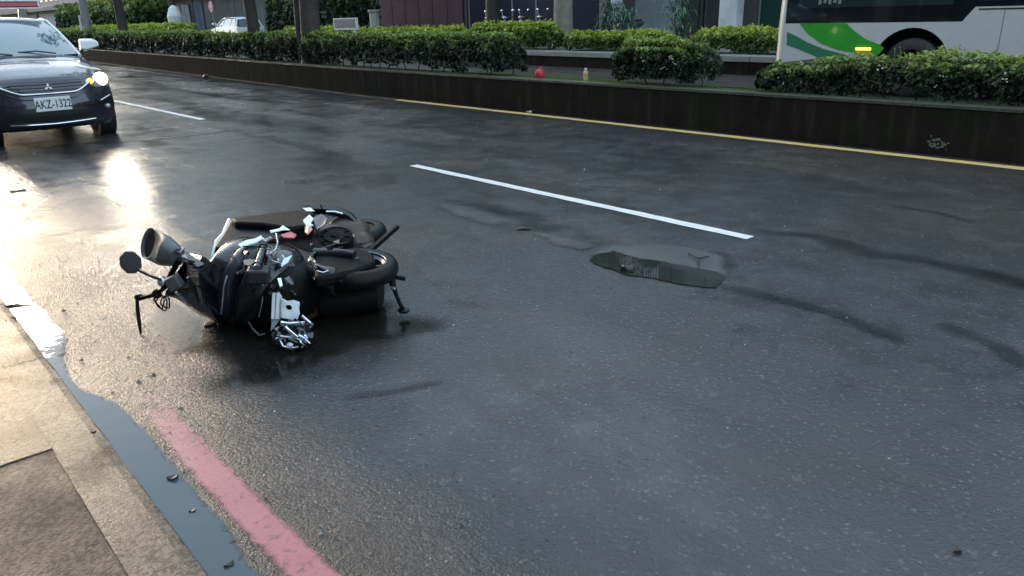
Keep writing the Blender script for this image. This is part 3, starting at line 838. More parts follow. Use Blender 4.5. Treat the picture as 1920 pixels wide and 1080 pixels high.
def building(label, A0, A1, h, bays, wall='tile', Nf=24.0, depth=9, zb=.40, cat='building', gh=3.3, winstep=2.6, side=1):
    """shop house: recessed ground floor bays between pillars, window rows above. side=-1 faces the other way"""
    root = thing('shop_building', label, cat, W((A0 + A1) / 2, Nf, zb))
    Nb = Nf + depth * side; lo, hi = min(Nf, Nb), max(Nf, Nb)
    b = MB(); b.rbox(A0, A1, lo, hi, zb + gh, zb + h); b.build('upper_wall', M['b_' + wall], parent=root)
    b = MB(); b.rbox(A0, A1, min(Nf + 1.2 * side, Nb), max(Nf + 1.2 * side, Nb), zb, zb + gh - .004); b.build('shop_wall', M['b_darkgrey'], parent=root)
    b = MB(); b.rbox(A0 + .1, A1 - .1, min(Nf - .12 * side, Nf - .003 * side), max(Nf - .12 * side, Nf - .003 * side), zb + gh - .1, zb + gh + .35); b.build('fascia_band', M['b_darkgrey'], parent=root, bevel=.01)
    nf = int((h - gh) // 3.1)
    for f in range(nf):
        z0 = zb + gh + .9 + f * 3.1
        k = max(1, int((A1 - A0) // winstep))
        for i in range(k):
            a0 = A0 + (A1 - A0) * (i + .2) / k; a1 = A0 + (A1 - A0) * (i + .8) / k
            f0, f1 = sorted((Nf - .05 * side, Nf + .02 * side))
            b = MB()
            for (x0, x1, y0, y1) in ((a0, a1, z0, z0 + .07), (a0, a1, z0 + 1.43, z0 + 1.5), (a0, a0 + .07, z0 + .07, z0 + 1.43), (a1 - .07, a1, z0 + .07, z0 + 1.43), ((a0 + a1) / 2 - .03, (a0 + a1) / 2 + .03, z0 + .07, z0 + 1.43)):
                b.rbox(x0, x1, f0, f1, y0, y1)
            wn = b.build('window', M['frame_grey'], parent=root)
            p0, p1 = sorted((Nf - .015 * side, Nf - .004 * side))
            b = MB(); b.rbox(a0 + .07, a1 - .07, p0, p1, z0 + .07, z0 + 1.43); b.build('pane', M['glass'], parent=wn)
    for (a0, a1, kind, mt) in bays:
        F1 = Nf + 1.15 * side
        fr, bk = sorted((F1, F1 + .06 * side))
        if kind == 'shutter':
            b = MB(); b.rbox(a0, a1, min(F1 - .0, F1 + .04 * side), max(F1, F1 + .04 * side), zb, zb + 2.9); sh = b.build('shutter', M['b_' + mt], parent=root)
            b = MB()
            for i in range(28):
                b.rbox(a0, a1, *sorted((F1 - .02 * side, F1 - .002 * side)), zb + .03 + i * .1, zb + .03 + i * .1 + .075)
            s_ = b.build('shutter_slats', M['b_' + mt], parent=sh, bevel=.006); s_['kind'] = 'stuff'
        elif kind == 'panel':
            k = max(1, int(round((a1 - a0) / 1.3)))
            for i in range(k):
                x0, x1 = a0 + (a1 - a0) * i / k + .02, a0 + (a1 - a0) * (i + 1) / k - .02
                b = MB(); b.rbox(x0, x1, *sorted((F1 - .05 * side, F1 - .004 * side)), zb + .02, zb + 2.9); b.build('wall_panel', M['b_' + mt], parent=root, bevel=.01)
        elif kind == 'glass':
            k = max(1, int(round((a1 - a0) / 1.8)))
            for i in range(k):
                x0, x1 = a0 + (a1 - a0) * i / k, a0 + (a1 - a0) * (i + 1) / k
                b = MB()
                for (q0, q1, y0, y1) in ((x0, x0 + .05, .0, 2.9), (x1 - .05, x1, .0, 2.9), (x0 + .05, x1 - .05, 0, .12), (x0 + .05, x1 - .05, 2.8, 2.9)):
                    b.rbox(q0, q1, *sorted((F1 - .05 * side, F1 - .003 * side)), zb + y0, zb + y1)
                fr_ = b.build('shop_window', M['frame_grey'], parent=root)
                b = MB(); b.rbox(x0 + .05, x1 - .05, *sorted((F1 - .03 * side, F1 - .006 * side)), zb + .12, zb + 2.8); b.build('pane', M['glass_' + mt], parent=fr_)
        elif kind == 'doors':
            k = max(1, int(round((a1 - a0) / 2.2)))
            for i in range(k):
                x0, x1 = a0 + (a1 - a0) * i / k + .12, a0 + (a1 - a0) * (i + 1) / k - .12
                b = MB(); b.rbox(x0, x1, *sorted((F1 - .08 * side, F1 - .004 * side)), zb + .02, zb + 2.7); d_ = b.build('door', M['b_' + mt], parent=root, bevel=.02)
                b = MB(); b.rbox((x0 + x1) / 2 - .03, (x0 + x1) / 2 + .03, *sorted((F1 - .10 * side, F1 - .083 * side)), zb + .1, zb + 2.6); b.build('door_seam', M['frame_grey'], parent=d_)
        elif kind == 'pillar':
            b = MB(); b.rbox(a0, a1, *sorted((Nf, Nf + .45 * side)), zb, zb + gh - .104); b.build('pillar', M['b_' + mt], parent=root, bevel=.02)
    return root
building('dark shop house behind the bus with a white ground floor pillar', 2.0, 17.3, 13.5, [(2.4, 15, 'glass', 'teal'), (15.2, 15.9, 'pillar', 'white'), (16.0, 17.2, 'panel', 'dark')], 'darkgrey')
bd = building('dark tiled shop house with a pale grey roller shutter and brown pillar', 17.4, 24.4, 12.5, [(17.5, 18.3, 'panel', 'dark'), (18.35, 20.6, 'shutter', 'shutter'), (20.65, 20.9, 'pillar', 'white'), (21.1, 21.5, 'pillar', 'brown'), (22.0, 24.2, 'glass', 'navy')], 'darkgrey', winstep=3.4)
# caged balcony with white bars, seen mirrored in the puddle
b = MB(); b.rbox(12.5, 26.5, 23.80, 23.94, 6.3, 8.25); b.build('sign_panel', M['b_pale'], parent=bd)  # unseen pale panel, added so the puddle mirrors a light band
b = MB()
for i in range(15): 
    a_ = 17.55 + i * .115 * 1.1; b.rbox(a_, a_ + .035, 23.35, 23.39, 7.9, 9.3)
b.rbox(17.5, 19.35, 23.34, 23.40, 9.3, 9.38); b.rbox(17.5, 19.35, 23.34, 23.40, 7.82, 7.9); b.rbox(17.5, 19.35, 23.41, 23.99, 7.78, 7.9)
b.build('balcony_cage', M['cage'], parent=bd)
building('shop house with a dark navy glass front behind the parked motor scooters', 24.5, 31.4, 14, [(24.7, 31.2, 'glass', 'navy')], 'grey')
building('shop house with a maroon panelled ground floor', 31.5, 39.6, 15, [(31.7, 39.4, 'panel', 'maroon')], 'tile')
building('shop house with a teal glass front behind the twin trunked tree', 39.7, 50.6, 12, [(39.9, 45.5, 'glass', 'teal'), (45.6, 46.2, 'pillar', 'white'), (46.4, 50.4, 'glass', 'teal')], 'grey')
building('grey rendered shop house behind the white parked car', 50.8, 68.5, 14, [(51, 66.2, 'panel', 'grey'), (66.4, 68.4, 'panel', 'blue')], 'grey')
building('shop house with tall pale doors left of the blue panel', 68.8, 92, 16, [(69.4, 84, 'doors', 'pale'), (84.4, 91.6, 'panel', 'dark')], 'tile')
building('far greyish purple building at the left behind the purple car', 92.4, 128, 15, [(93, 127, 'panel', 'purple')], 'purple')
building('last shop house at the end of the street, behind the roof bar', 128.5, 214, 13, [(129, 213, 'panel', 'grey')], 'grey', winstep=6)
# the near side of the street, behind and beside the camera
building('tiled arcade building on the near side, behind the viewer', -14, 6, 12, [(-13, -12.4, 'pillar', 'tile'), (-6, -5.4, 'pillar', 'tile'), (1, 1.6, 'pillar', 'tile'), (-12, 5, 'shutter', 'shutter')], 'tile', Nf=-6.2, zb=.0, side=-1)
building('grey arcade building on the near side, left of the view', 6.4, 30, 12, [(7, 7.6, 'pillar', 'tile'), (14, 14.6, 'pillar', 'tile'), (21, 21.6, 'pillar', 'tile'), (8, 29, 'glass', 'navy')], 'grey', Nf=-6.2, zb=.0, side=-1)
building('low shop house on the near side, far down the street', 30.4, 60, 9, [(31, 59, 'shutter', 'shutter')], 'pale', Nf=-6.2, zb=.0, side=-1)
# ------------------------------------------------------------------ vehicle materials
def carpaint(name, col, rough=.25, metal=.3, coat=1., wet=True):
    q = NT(name); P = q.coord()
    rr = q.ramp(q.noise(14, 5), [(.3, rough * .7), (.7, rough * 1.4)])
    # rain drops
    vor = q.n('ShaderNodeTexVoronoi'); vor.inputs['Scale'].default_value = 75; q.l(P, vor.inputs['Vector'])
    dr = q.ramp(vor.outputs['Distance'], [(.0, 1.), (.28, 0.)])
    q.set(Base_Color=q.mix(q.ramp(q.noise(3, 4), [(.3, 0.), (.8, .3)]), col, tuple(c * .6 for c in col)), Roughness=rr, Metallic=metal, Coat_Weight=coat)
    q.b.inputs['Coat Roughness'].default_value = .05
    if wet:
        nn_ = q.bump(dr, .25, .004); q.set(Normal=nn_); q.l(nn_, q.b.inputs['Coat Normal'])
    return q.m
M['aubergine'] = carpaint('aubergine_paint', (.042, .036, .052), .28, .7, wet=False)
M['white_car'] = carpaint('white_car_paint', (.72, .74, .76), .3, 0., .8)
M['chrome'] = plain('chrome', (.62, .63, .65), .16, 1., .1, 20)
M['silver'] = plain('scuffed_silver_plastic', (.55, .58, .62), .3, .55, .2, 25)
M['black_plastic'] = plain('black_plastic', (.012, .012, .013), .45, 0, .3, 20, .15, 80)
M['black_gloss'] = plain('black_gloss', (.008, .009, .012), .12, 0, .3, 12, coat=.8)
M['rubber'] = plain('tyre_rubber', (.016, .016, .016), .62, 0, .3, 20, .3, 60)
M['screen'] = glass('windscreen_glass', (.10, .145, .17), .04, 1.)
M['alloy'] = plain('alloy_wheel', (.3, .3, .31), .35, .9)
M['lamp_white'] = plain('lit_headlamp', (.8, .8, .8), .1, emis=(1., .86, .62), es=9.)
M['lamp_amber'] = plain('lit_amber_lamp', (.7, .25, .03), .2, emis=(1., .42, .06), es=4.)
M['lamp_clear'] = plain('clear_lamp_glass', (.35, .37, .38), .08, .6)
M['plate'] = plain('plate_white', (.62, .66, .64), .4, 0, .08)
M['plate_ink'] = plain('plate_ink', (.01, .015, .02), .5)
M['red_lens'] = plain('red_bar', (.32, .012, .035), .3, 0, .2, coat=.5)
M['pale_bar'] = plain('pale_bar', (.62, .58, .58), .4)

def wheel(b_M, c, r, wd, parent, side=1, name='wheel', rim=None):
    """wheel on the local X axis at local c"""
    b = MB(b_M)
    prof = [(r * .62, -wd / 2), (r * .9, -wd / 2), (r * .985, -wd * .38), (r, -wd * .2), (r, wd * .2), (r * .985, wd * .38), (r * .9, wd / 2), (r * .62, wd / 2)]
    b.lathe(c, (1, 0, 0), prof, 32, close=True)
    wh = b.build(name, M['rubber'], parent=parent, smooth=40)
    b = MB(b_M)
    b.lathe(c, (1, 0, 0), [(r * .63, -wd * .45), (r * .60, -wd * .3), (r * .60, wd * .3), (r * .63, wd * .45), (r * .615, wd * .45), (r * .57, wd * .3), (r * .57, -wd * .3), (r * .615, -wd * .45)], 28, close=True)
    cc = Vector(c) + Vector((side * wd * .3, 0, 0))
    b.lathe(cc, (1, 0, 0), [(r * .16, -.01), (r * .16, .02), (r * .1, .03)], 14)
    for i in range(5):
        a_ = 2 * math.pi * i / 5
        d_ = Vector((0, math.cos(a_), math.sin(a_))); t_ = Vector((0, -math.sin(a_), math.cos(a_)))
        b.box(cc + d_ * r * .36, .02, r * .5, r * .16, X=(1, 0, 0), Y=d_, Z=t_)
    b.build('rim', rim or M['alloy'], parent=wh)
    return wh

def car(label, A_front, Nc, hood_mat, low_mat, roof_mat, mirror_mat, dims=(4.55, 1.66, 1.62), heading=-1, lit=True, front=True, zg=0., group=None, plate=None, bar=False, name='parked_car', cat='car'):
    L, Wd, H = dims; hw = Wd / 2; sx = hw / .86; sz = H / 1.62
    cA = A_front - heading * L / 2
    fwd = AL * heading; rgt = fwd.cross(UP)
    root = thing(name, label, cat, W(cA, Nc, zg), group)
    T = Matrix.Identity(4)
    for i, v in enumerate((rgt, fwd, UP)):
        for j in range(3): T[j][i] = v[j]
    T = Matrix.Translation(W(cA, Nc, zg)) @ T @ Matrix.Diagonal((sx, L / 4.6, sz, 1))
    rows = [(2.12, .20, .76, .26, 0), (2.22, .24, .80, .34, 0), (2.27, .32, .84, .38, 0), (2.30, .42, .86, .41, 0), (2.30, .53, .86, .42, 0), (2.275, .61, .86, .42, 0),
            (2.25, .69, .86, .44, 0), (2.22, .77, .86, .46, .0), (2.17, .835, .86, .46, .02), (2.05, .885, .855, .38, .05), (1.80, .965, .85, .22, .07), (1.4, 1.05, .84, .14, .08), (1.0, 1.115, .82, .15, .06)]
    def P(sv, k, o=0.):
        k = max(0, min(len(rows) - 1.0001, k)); i = int(k); f = k - i
        r = [rows[i][j] * (1 - f) + rows[i + 1][j] * f for j in range(5)]
        bulge = .02 * (1 - sv * sv) if 8 < k < 11 else 0
        y = r[0] - r[3] * abs(sv) ** 2.6; z = r[1] - r[4] * abs(sv) ** 3 + bulge
        nrm = Vector((sv ** 3 * .8, 1 if k < 8 else .3, .15 if k < 7 else .9)).normalized()
        return Vector((r[2] * sv, y, z)) + nrm * o
    def patch(b, s0, s1, k0, k1, o=.004, ns=8, nk=4, sf=None):
        vs, fs = [], []
        for i in range(nk + 1):
            k = k0 + (k1 - k0) * i / nk
            a, c = (s0, s1) if sf is None else sf(i / nk)
            for j in range(ns + 1): vs.append(P(a + (c - a) * j / ns, k, o))
        for i in range(nk):
            for j in range(ns):
                q = i * (ns + 1) + j; fs.append((q, q + 1, q + ns + 2, q + ns + 1))
        b.add(vs, fs); return b
    b = MB(T); patch(b, -1, 1, 0, 7.7, 0, 28, 24)
    b.build('bumper', low_mat, parent=root, smooth=50)
    b = MB(T); patch(b, -1, 1, 7.74, 12, 0.002, 28, 18)
    b.build('bonnet', hood_mat, parent=root, smooth=50)
    # sides with wheel arches
    wy = (1.42, -1.30); ra = .37
    for sd_ in (-1, 1):
        top = [(1.88, .42), (1.86, .60), (1.80, .76), (1.74, .80), (1.66, .87), (1.45, .935), (1.26, .97), (.85, 1.055), (-.4, 1.08), (-1.6, 1.09), (-2.2, 1.04), (-2.28, .7), (-2.25, .3)]
        low = [(-2.1, .24)]
        for yc in (wy[1], wy[0]):
            low += [(yc - ra * math.cos(t), .31 + ra * math.sin(t)) for t in [math.pi * i / 10 for i in range(11)]]
        low = [(-2.1, .24), (wy[1] - ra, .24)] + [(wy[1] - ra * math.cos(math.pi * i / 10), .31 + ra * math.sin(math.pi * i / 10)) for i in range(11)] + [(wy[1] + ra, .22), (wy[0] - ra, .22)] + [(wy[0] - ra * math.cos(math.pi * i / 10), .31 + ra * math.sin(math.pi * i / 10)) for i in range(11)] + [(wy[0] + ra, .24)]
        pts = low + top
        def xs(z): return .86 - .06 * max(0, .35 - z) / .15 * .5 - .045 * max(0, z - .75) / .25
        b = MB(T)
        n_ = len(pts); vs = [Vector((sd_ * xs(z), y, z)) for y, z in pts] + [Vector((sd_ * (xs(z) - .12), y, z)) for y, z in pts]
        b.add(vs, [tuple(range(n_)), tuple(range(n_, 2 * n_))[::-1]] + [(i, (i + 1) % n_, n_ + (i + 1) % n_, n_ + i) for i in range(n_)])
        b.build('side_panel', low_mat, parent=root, smooth=30)
        for yc in wy:
            b = MB(T); b.lathe((sd_ * .72, yc, .31), (1, 0, 0), [(.36, -.16), (.36, .06)], 20); b.build('wheel_well', M['black_plastic'], parent=root)
            wheel(T, (sd_ * .755, yc, .31), .31, .19, root, sd_)
    # floor pan and rear
    b = MB(T); b.box((0, -.1, .24), 1.5, 4.1, .08); b.build('underbody', M['black_plastic'], parent=root)
    b = MB(T); b.box((0, -2.22, .62), 1.66, .10, .74); b.build('rear_panel', low_mat, parent=root, bevel=.03)
    # greenhouse
    belt = [(.86, .80, 1.02), (.40, .80, 1.0), (-.75, .80, 1.0), (-1.9, .78, 1.0), (-2.24, .72, 1.0)]
    roofp = [(-.02, .61, 1.575), (-.3, .63, 1.605), (-1.0, .63, 1.62), (-1.75, .60, 1.58), (-2.02, .56, 1.50)]
    b = MB(T); vs, fs = [], []
    for i, (y, x, z) in enumerate(roofp):
        for j in range(9):
            s_ = -1 + j / 4; vs.append((x * s_, y + (.06 * (1 - s_ * s_) if i == 0 else 0), z + .035 * (1 - s_ ** 2)))
    for i in range(4):
        for j in range(8): q = i * 9 + j; fs.append((q, q + 1, q + 10, q + 9))
    b.add(vs, fs); b.build('roof', roof_mat, parent=root, smooth=60, solid=.02)
    b = MB(T); vs, fs = [], []
    for i in range(5):
        f = i / 4
        for j in range(13):
            s_ = -1 + j / 6
            x = (.775 * (1 - f) + .60 * f) * s_; y = 1.0 * (1 - f) + .035 * f - .20 * (1 - f * .65) * abs(s_) ** 2.4; z = 1.11 * (1 - f) + 1.583 * f + .03 * math.sin(math.pi * f) + .03 * (1 - s_ ** 2) * f
            vs.append((x, y, z))
    for i in range(4):
        for j in range(12): q = i * 13 + j; fs.append((q, q + 1, q + 14, q + 13))
    b.add(vs, fs); b.build('windscreen', M['screen'], parent=root, smooth=60)
    for sd_ in (-1, 1):
        b = MB(T); b.tube([(sd_ * .80, .80, 1.08), (sd_ * .775, .62, 1.19), (sd_ * .70, .28, 1.41), (sd_ * .625, -.04, 1.585), (sd_ * .63, -.5, 1.61)], [.028, .026, .024, .026, .022], 8)
        b.build('roof_pillar', roof_mat, parent=root, smooth=60)
        b = MB(T); b.tube([(sd_ * .765, .80, 1.10), (sd_ * .672, .28, 1.405), (sd_ * .60, -.01, 1.57)], [.016, .015, .012], 6)
        b.build('windscreen_seal', M['black_plastic'], parent=root)
        for (y0, y1, y2, y3) in ((.74, -.18, -.18, .10), (-.24, -1.22, -1.20, -.24), (-1.28, -2.02, -1.75, -1.28)):
            b = MB(T); b.add([(sd_ * .80, y0, 1.06), (sd_ * .80, y1, 1.075), (sd_ * .63, y2, 1.55), (sd_ * .63, min(y3, y0), 1.545 if y0 < .5 else 1.50)], [(0, 1, 2, 3)])
            b.build('side_window', M['screen'], parent=root)
        b = MB(T); b.tube([(sd_ * .80, -.21, .99), (sd_ * .64, -.21, 1.58)], .022, 6); b.tube([(sd_ * .80, -1.25, 1.0), (sd_ * .63, -1.24, 1.58)], .03, 6); b.tube([(sd_ * .77, -2.08, 1.0), (sd_ * .6, -1.9, 1.54)], .05, 6)
        b.build('door_pillar', roof_mat, parent=root)
        # door mirror
        b = MB(T); b.loft([[Vector((sd_ * x, y, 1.225 + z * zz)) for x, zz in ((.865, -.8), (.875, .95), (.93, 1.02), (1.06, 1.0), (1.12, .55), (1.12, -.25), (1.03, -.65), (.95, -1.0))] for y, z in ((.56, .080), (.60, .090), (.66, .082), (.69, .058))])
        mo = b.build('door_mirror', mirror_mat, parent=root, smooth=40, bevel=.008)
        b = MB(T); b.tube([(sd_ * .79, .64, 1.08), (sd_ * .90, .62, 1.16)], [.03, .022], 6); b.build('mirror_foot', M['black_plastic'], parent=mo)
    b = MB(T); b.add([(-.68, -2.20, 1.0), (.68, -2.20, 1.0), (.55, -2.02, 1.50), (-.55, -2.02, 1.50)], [(0, 1, 2, 3)]); b.build('rear_window', M['screen'], parent=root)
    if not front: return root
    # cowl and wipers
    b = MB(T); patch(b, -.93, .93, 11.72, 11.98, .006, 16, 2); b.build('cowl', M['black_plastic'], parent=root)
    for x0, x1 in ((-.45, .02), (.10, .62)):
        b = MB(T); b.tube([(x0, .97, 1.135), ((x0 + x1) / 2, .93, 1.175), (x1, .905, 1.165)], .011, 5); b.build('wiper', M['black_plastic'], parent=root)
    # grille, chrome curves, emblem
    b = MB(T); patch(b, 0, 0, 5.6, 7.6, .004, 16, 5, sf=lambda t: (-.36 - .24 * t ** .6, .36 + .24 * t ** .6)); gr = b.build('grille', M['black_gloss'], parent=root)
    for k in (6.2, 6.7, 7.2):
        b = MB(T); b.tube([P(s_, k, .008) for s_ in np.linspace(-.5, .5, 13)], .006, 5); b.build('grille_bar', M['black_plastic'], parent=gr)
    smile = lambda base, amp, wmax: [P(s_, base + amp * max(0, abs(s_) / wmax - .55) ** 1.3 / (.45 ** 1.3), .016) for s_ in np.linspace(-wmax, wmax, 33)]
    b = MB(T); b.tube(smile(5.75, 1.45, .66), [.010 + .008 * (abs(i - 16) / 16) for i in range(33)], 8); b.build('chrome_strip', M['chrome'], parent=root, smooth=60)
    b = MB(T); b.tube(smile(5.0, 1.5, .64), .008, 6); b.build('lower_trim', plain('grey_trim', (.12, .12, .14), .3, .5) if 'grey_trim' not in bpy.data.materials else bpy.data.materials['grey_trim'], parent=root, smooth=60)
    # lamps
    for sd_ in (-1, 1):
        def lp(t, s0=.70, s1=.985): return (sd_ * (s0 - .06 * t), sd_ * s1)
        b = MB(T); patch(b, 0, 0, 6.1, 8.6, .010, 8, 6, sf=lambda t: (sd_ * (.80 - .24 * math.sin(math.pi * min(1, t + .1))), sd_ * (.975 - .04 * t)))
        hl = b.build('headlamp', M['lamp_clear'], parent=root, smooth=60)
        b = MB(T); c = P(sd_ * .84, 7.25, .02); b.ball(c, .10, .055, .09, 14, 10, jit=0); b.build('headlamp_bulb', M['lamp_white'] if lit else M['lamp_clear'], parent=hl, smooth=60)
        b = MB(T); c = P(sd_ * .645, 7.1, .012); b.ball(c, .05, .028, .035, 10, 8); b.build('turn_lamp', M['lamp_amber'] if lit else M['lamp_clear'], parent=hl, smooth=60)
        if lit:
            ld = bpy.data.lights.new('headlamp_beam', 'SPOT'); lo = bpy.data.objects.new('headlamp_beam', ld); S.collection.objects.link(lo)
            ld.energy = HEADLAMP; ld.color = (1., .86, .66); ld.spot_size = R(70); ld.spot_blend = .8; ld.shadow_soft_size = .07
            pw = T @ P(sd_ * .84, 7.25, .11); lo.parent = hl; lo.location = pw - root.location
            lo.rotation_euler = (-(fwd * 1.0 + UP * -.12 + rgt * .0)).to_track_quat('Z', 'Y').to_euler()
        b = MB(T); b.tube([P(sd_ * .73, 3.9, .012), P(sd_ * .93, 4.5, .012)], [.012, .010], 6); b.build('fog_lamp_trim', M['chrome'], parent=root)
        b = MB(T); b.ball(P(sd_ * .84, 3.1, .01), .045, .03, .035, 10, 8); b.build('fog_lamp', M['lamp_clear'], parent=root, smooth=60)
    b = MB(T); patch(b, 0, 0, 1.9, 3.6, .005, 14, 4, sf=lambda t: (-.62 + .16 * t, .62 - .16 * t)); b.build('lower_grille', M['black_plastic'], parent=root)
    b = MB(T); b.tube([P(s_, 1.5 + .25 * abs(s_), .014) for s_ in np.linspace(-.62, .62, 15)], .011, 6); b.build('chrome_lip', M['chrome'], parent=root, smooth=60)
    if plate:
        # three pointed emblem of three lozenges
        b = MB(T); c = P(0, 6.75, .02)
        for a_ in (90, 210, 330):
            d_ = Vector((math.cos(R(a_)), 0, math.sin(R(a_)))); t_ = Vector((-d_.z, 0, d_.x)); l_ = .030
            b.prism([c, c + d_ * l_ * .87 + t_ * l_ * .5, c + d_ * l_ * 1.74, c + d_ * l_ * .87 - t_ * l_ * .5], Vector((0, .012, 0)))
        b.build('emblem', M['chrome'], parent=root)
        pc = P(0, 4.1, .03)
        b = MB(T); b.box(pc, .42 / sx, .016, .175, X=(1, 0, 0)); pl = b.build('number_plate', M['plate'], parent=root, bevel=.006)
        cu = bpy.data.curves.new('plate_text', 'FONT'); cu.body = plate; cu.size = .145; cu.align_x = 'CENTER'; cu.align_y = 'CENTER'; cu.extrude = .002; cu.offset = .0012
        cu.space_character = 1.03
        to = bpy.data.objects.new('plate_lettering_source', cu); S.collection.objects.link(to); cu.materials.append(M['plate_ink'])
        to.parent = pl
        Xw = -rgt; Zw = fwd
        mt = Matrix((( Xw.x * .66, UP.x, Zw.x, 0), (Xw.y * .66, UP.y, Zw.y, 0), (0, 1, 0, 0), (0, 0, 0, 1)))
        mt.translation = (T @ (pc + Vector((0, .0105, -.004)))) - root.location
        to.matrix_local = mt
        bpy.context.view_layer.update()
        me_ = bpy.data.meshes.new_from_object(to); t2 = bpy.data.objects.new('plate_lettering', me_); S.collection.objects.link(t2)
        t2.parent = pl; t2.matrix_local = mt
        bpy.data.objects.remove(to)
    if bar:
        b = MB(T); b.box((0, -.25, 1.83), 1.26, .16, .085); rb = b.build('roof_bar', M['red_lens'], parent=root, bevel=.02)
        b = MB(T); b.box((0, -.25, 1.885), 1.28, .18, .022); b.box((0, -.25, 1.78), 1.28, .18, .014); b.box((.60, -.25, 1.832), .03, .175, .08); b.box((-.60, -.25, 1.832), .03, .175, .08); b.build('bar_trim', M['pale_bar'], parent=rb)
        for x in (-.36, .30):
            b = MB(T); b.prism([(x - .06, -.25, 1.65), (x + .06, -.25, 1.65), (x + .04, -.25, 1.772), (x - .04, -.25, 1.772)], (0, .05, 0)); b.build('bar_foot', M['black_gloss'], parent=rb)
    return root

HEADLAMP = 75
car('dark aubergine people carrier with white roof, red roof bar and lit headlamps', 11.42, 2.18, M['aubergine'], M['aubergine'], M['white_car'], M['white_car'], dims=(4.6, 1.68, 1.60), plate='AKZ-1322', bar=True, name='people_carrier')
car('small white saloon car parked beyond the hedges by the sign post', 47.6, 18.9, M['white_car'], M['white_car'], M['white_car'], M['white_car'], dims=(4.4, 1.7, 1.36), heading=1, lit=False, zg=.41, name='parked_car', front=True)

# ------------------------------------------------------------------ city bus
def nplane(pts, N, th=.006):
    """flat panel lying on plane N, facing the camera side; pts are (A, z)"""
    b = MB(); P_ = [W(A, N, z) for A, z in pts]
    b.prism(P_, AC * th); return b
M['bus_white'] = carpaint('bus_white', (.50, .50, .475), .35, 0, .5, wet=False)
M['bus_green'] = carpaint('bus_green', (.03, .30, .025), .35, 0, .5, wet=False)
M['bus_dark_green'] = carpaint('bus_dark_green', (.03, .17, .085), .35, 0, .5, wet=False)
M['bus_lime'] = carpaint('bus_lime', (.30, .36, .03), .35, 0, .5, wet=False)
NB = 13.6
bus = thing('city_bus', 'white city bus with green swooshes and black window band passing behind the hedge', 'bus', W(2.5, NB + 1.25, 0))
arch = [(5.27 + .62 * math.cos(t), .50 + .62 * math.sin(t)) for t in [math.pi - math.pi * i / 18 for i in range(19)]]
arch = arch[::-1]
front = [(7.56, .32), (7.56, 1.205)]
body = [(-3.4, .32), (4.65, .32)] + [(5.27 - .62 * math.cos(math.pi * i / 18), .32 + .18 + .62 * math.sin(math.pi * i / 18)) for i in range(19)] + [(5.89, .32), (7.56, .32), (7.56, 1.205), (4.56, 1.205), (4.40, 1.42), (-3.4, 1.42)]
nplane(body, NB, .02).build('side_panel', M['bus_white'], parent=bus)
nplane([(7.56, 1.207), (7.56, 2.62), (-3.4, 2.62), (-3.4, 1.422), (4.40, 1.422), (4.56, 1.207)], NB, .018).build('window_band', M['black_gloss'], parent=bus)
for a0, a1, z0 in ((4.72, 7.35, 1.46), (2.9, 4.3, 1.50), (1.3, 2.8, 1.50), (-.3, 1.2, 1.50), (-1.9, -.4, 1.50)):
    wf = nplane([(a0, z0), (a1, z0), (a1, 2.5), (a0, 2.5)], NB - .008, .007).build('side_window', M['glass'], parent=bus)
nplane([(-3.4, 2.622), (7.56, 2.622), (7.5, 2.95), (7.2, 3.05), (-3.4, 3.05)], NB, .02).build('cant_panel', M['bus_white'], parent=bus)
# white front corner post and front face
b = MB()
rings = []
for z, r_ in ((.30, .0), (.55, .0), (1.2, .0), (2.0, -.03), (2.6, -.06), (3.0, -.16)):
    rings.append([W(7.562, NB + .01, z), W(7.66 + r_, NB + .03, z), W(7.74 + r_, NB + .10, z), W(7.78 + r_, NB + .22, z), W(7.82 + r_, NB + .6, z), W(7.84 + r_, NB + 1.25, z), W(7.82 + r_, NB + 1.9, z), W(7.74 + r_, NB + 2.4, z), W(7.56, NB + 2.5, z), W(7.4, NB + 2.4, z), W(7.4, NB + .10, z)])
b.loft(rings); b.build('front_end', M['bus_white'], parent=bus, smooth=50)
b = MB(); b.rbox(7.80, 7.86, NB + .45, NB + 2.05, 1.25, 2.6); b.build('windscreen', M['screen'], parent=bus, bevel=.02)
b = MB(); b.rbox(-3.4, 7.38, NB + .03, NB + .18, .34, .42); b.rbox(-3.4, 7.38, NB + .7, NB + 2.48, .34, 1.1); b.build('underbody', M['black_plastic'], parent=bus)
b = MB(); b.rbox(-3.38, 7.38, NB + .022, NB + 2.48, 1.3, 3.04); b.build('cabin', M['black_plastic'], parent=bus)
b = MB(); b.rbox(4.3, 6.2, NB + .5, NB + .56, .4, 1.28); b.build('wheel_well', M['black_plastic'], parent=bus)
Tb = Matrix.Identity(4)
for i, v in enumerate((AC, AL, UP)):
    for j in range(3): Tb[j][i] = v[j]
for aa in (5.27, -1.2):
    c_ = W(aa, NB + .20, .48); Tw = Matrix.Translation(c_) @ Tb
    wheel(Tw, (0, 0, 0), .48, .28, bus, -1, rim=M['black_plastic'])
def px_plane(px, N): return [atn(x, y, N) for x, y in px]
gN = NB - .003
nplane(px_plane([(1499, 43.5), (1587, 43.5), (1600, 56), (1622, 73), (1648, 83), (1658, 90), (1650, 100), (1640, 108), (1610, 101), (1570, 93), (1540, 82), (1515, 64)], gN), gN - .003, .004).build('green_swoosh', M['bus_green'], parent=bus)
nplane(px_plane([(1476, 60), (1490, 66), (1515, 80), (1545, 92), (1590, 104), (1600, 120), (1560, 116), (1530, 106), (1500, 93), (1475, 84)], gN), gN - .003, .004).build('dark_green_swoosh', M['bus_dark_green'], parent=bus)
nplane([(3.95, .70), (-3.3, .70), (-3.3, .40), (4.2, .40)], gN - .003, .004).build('lime_band', M['bus_lime'], parent=bus)
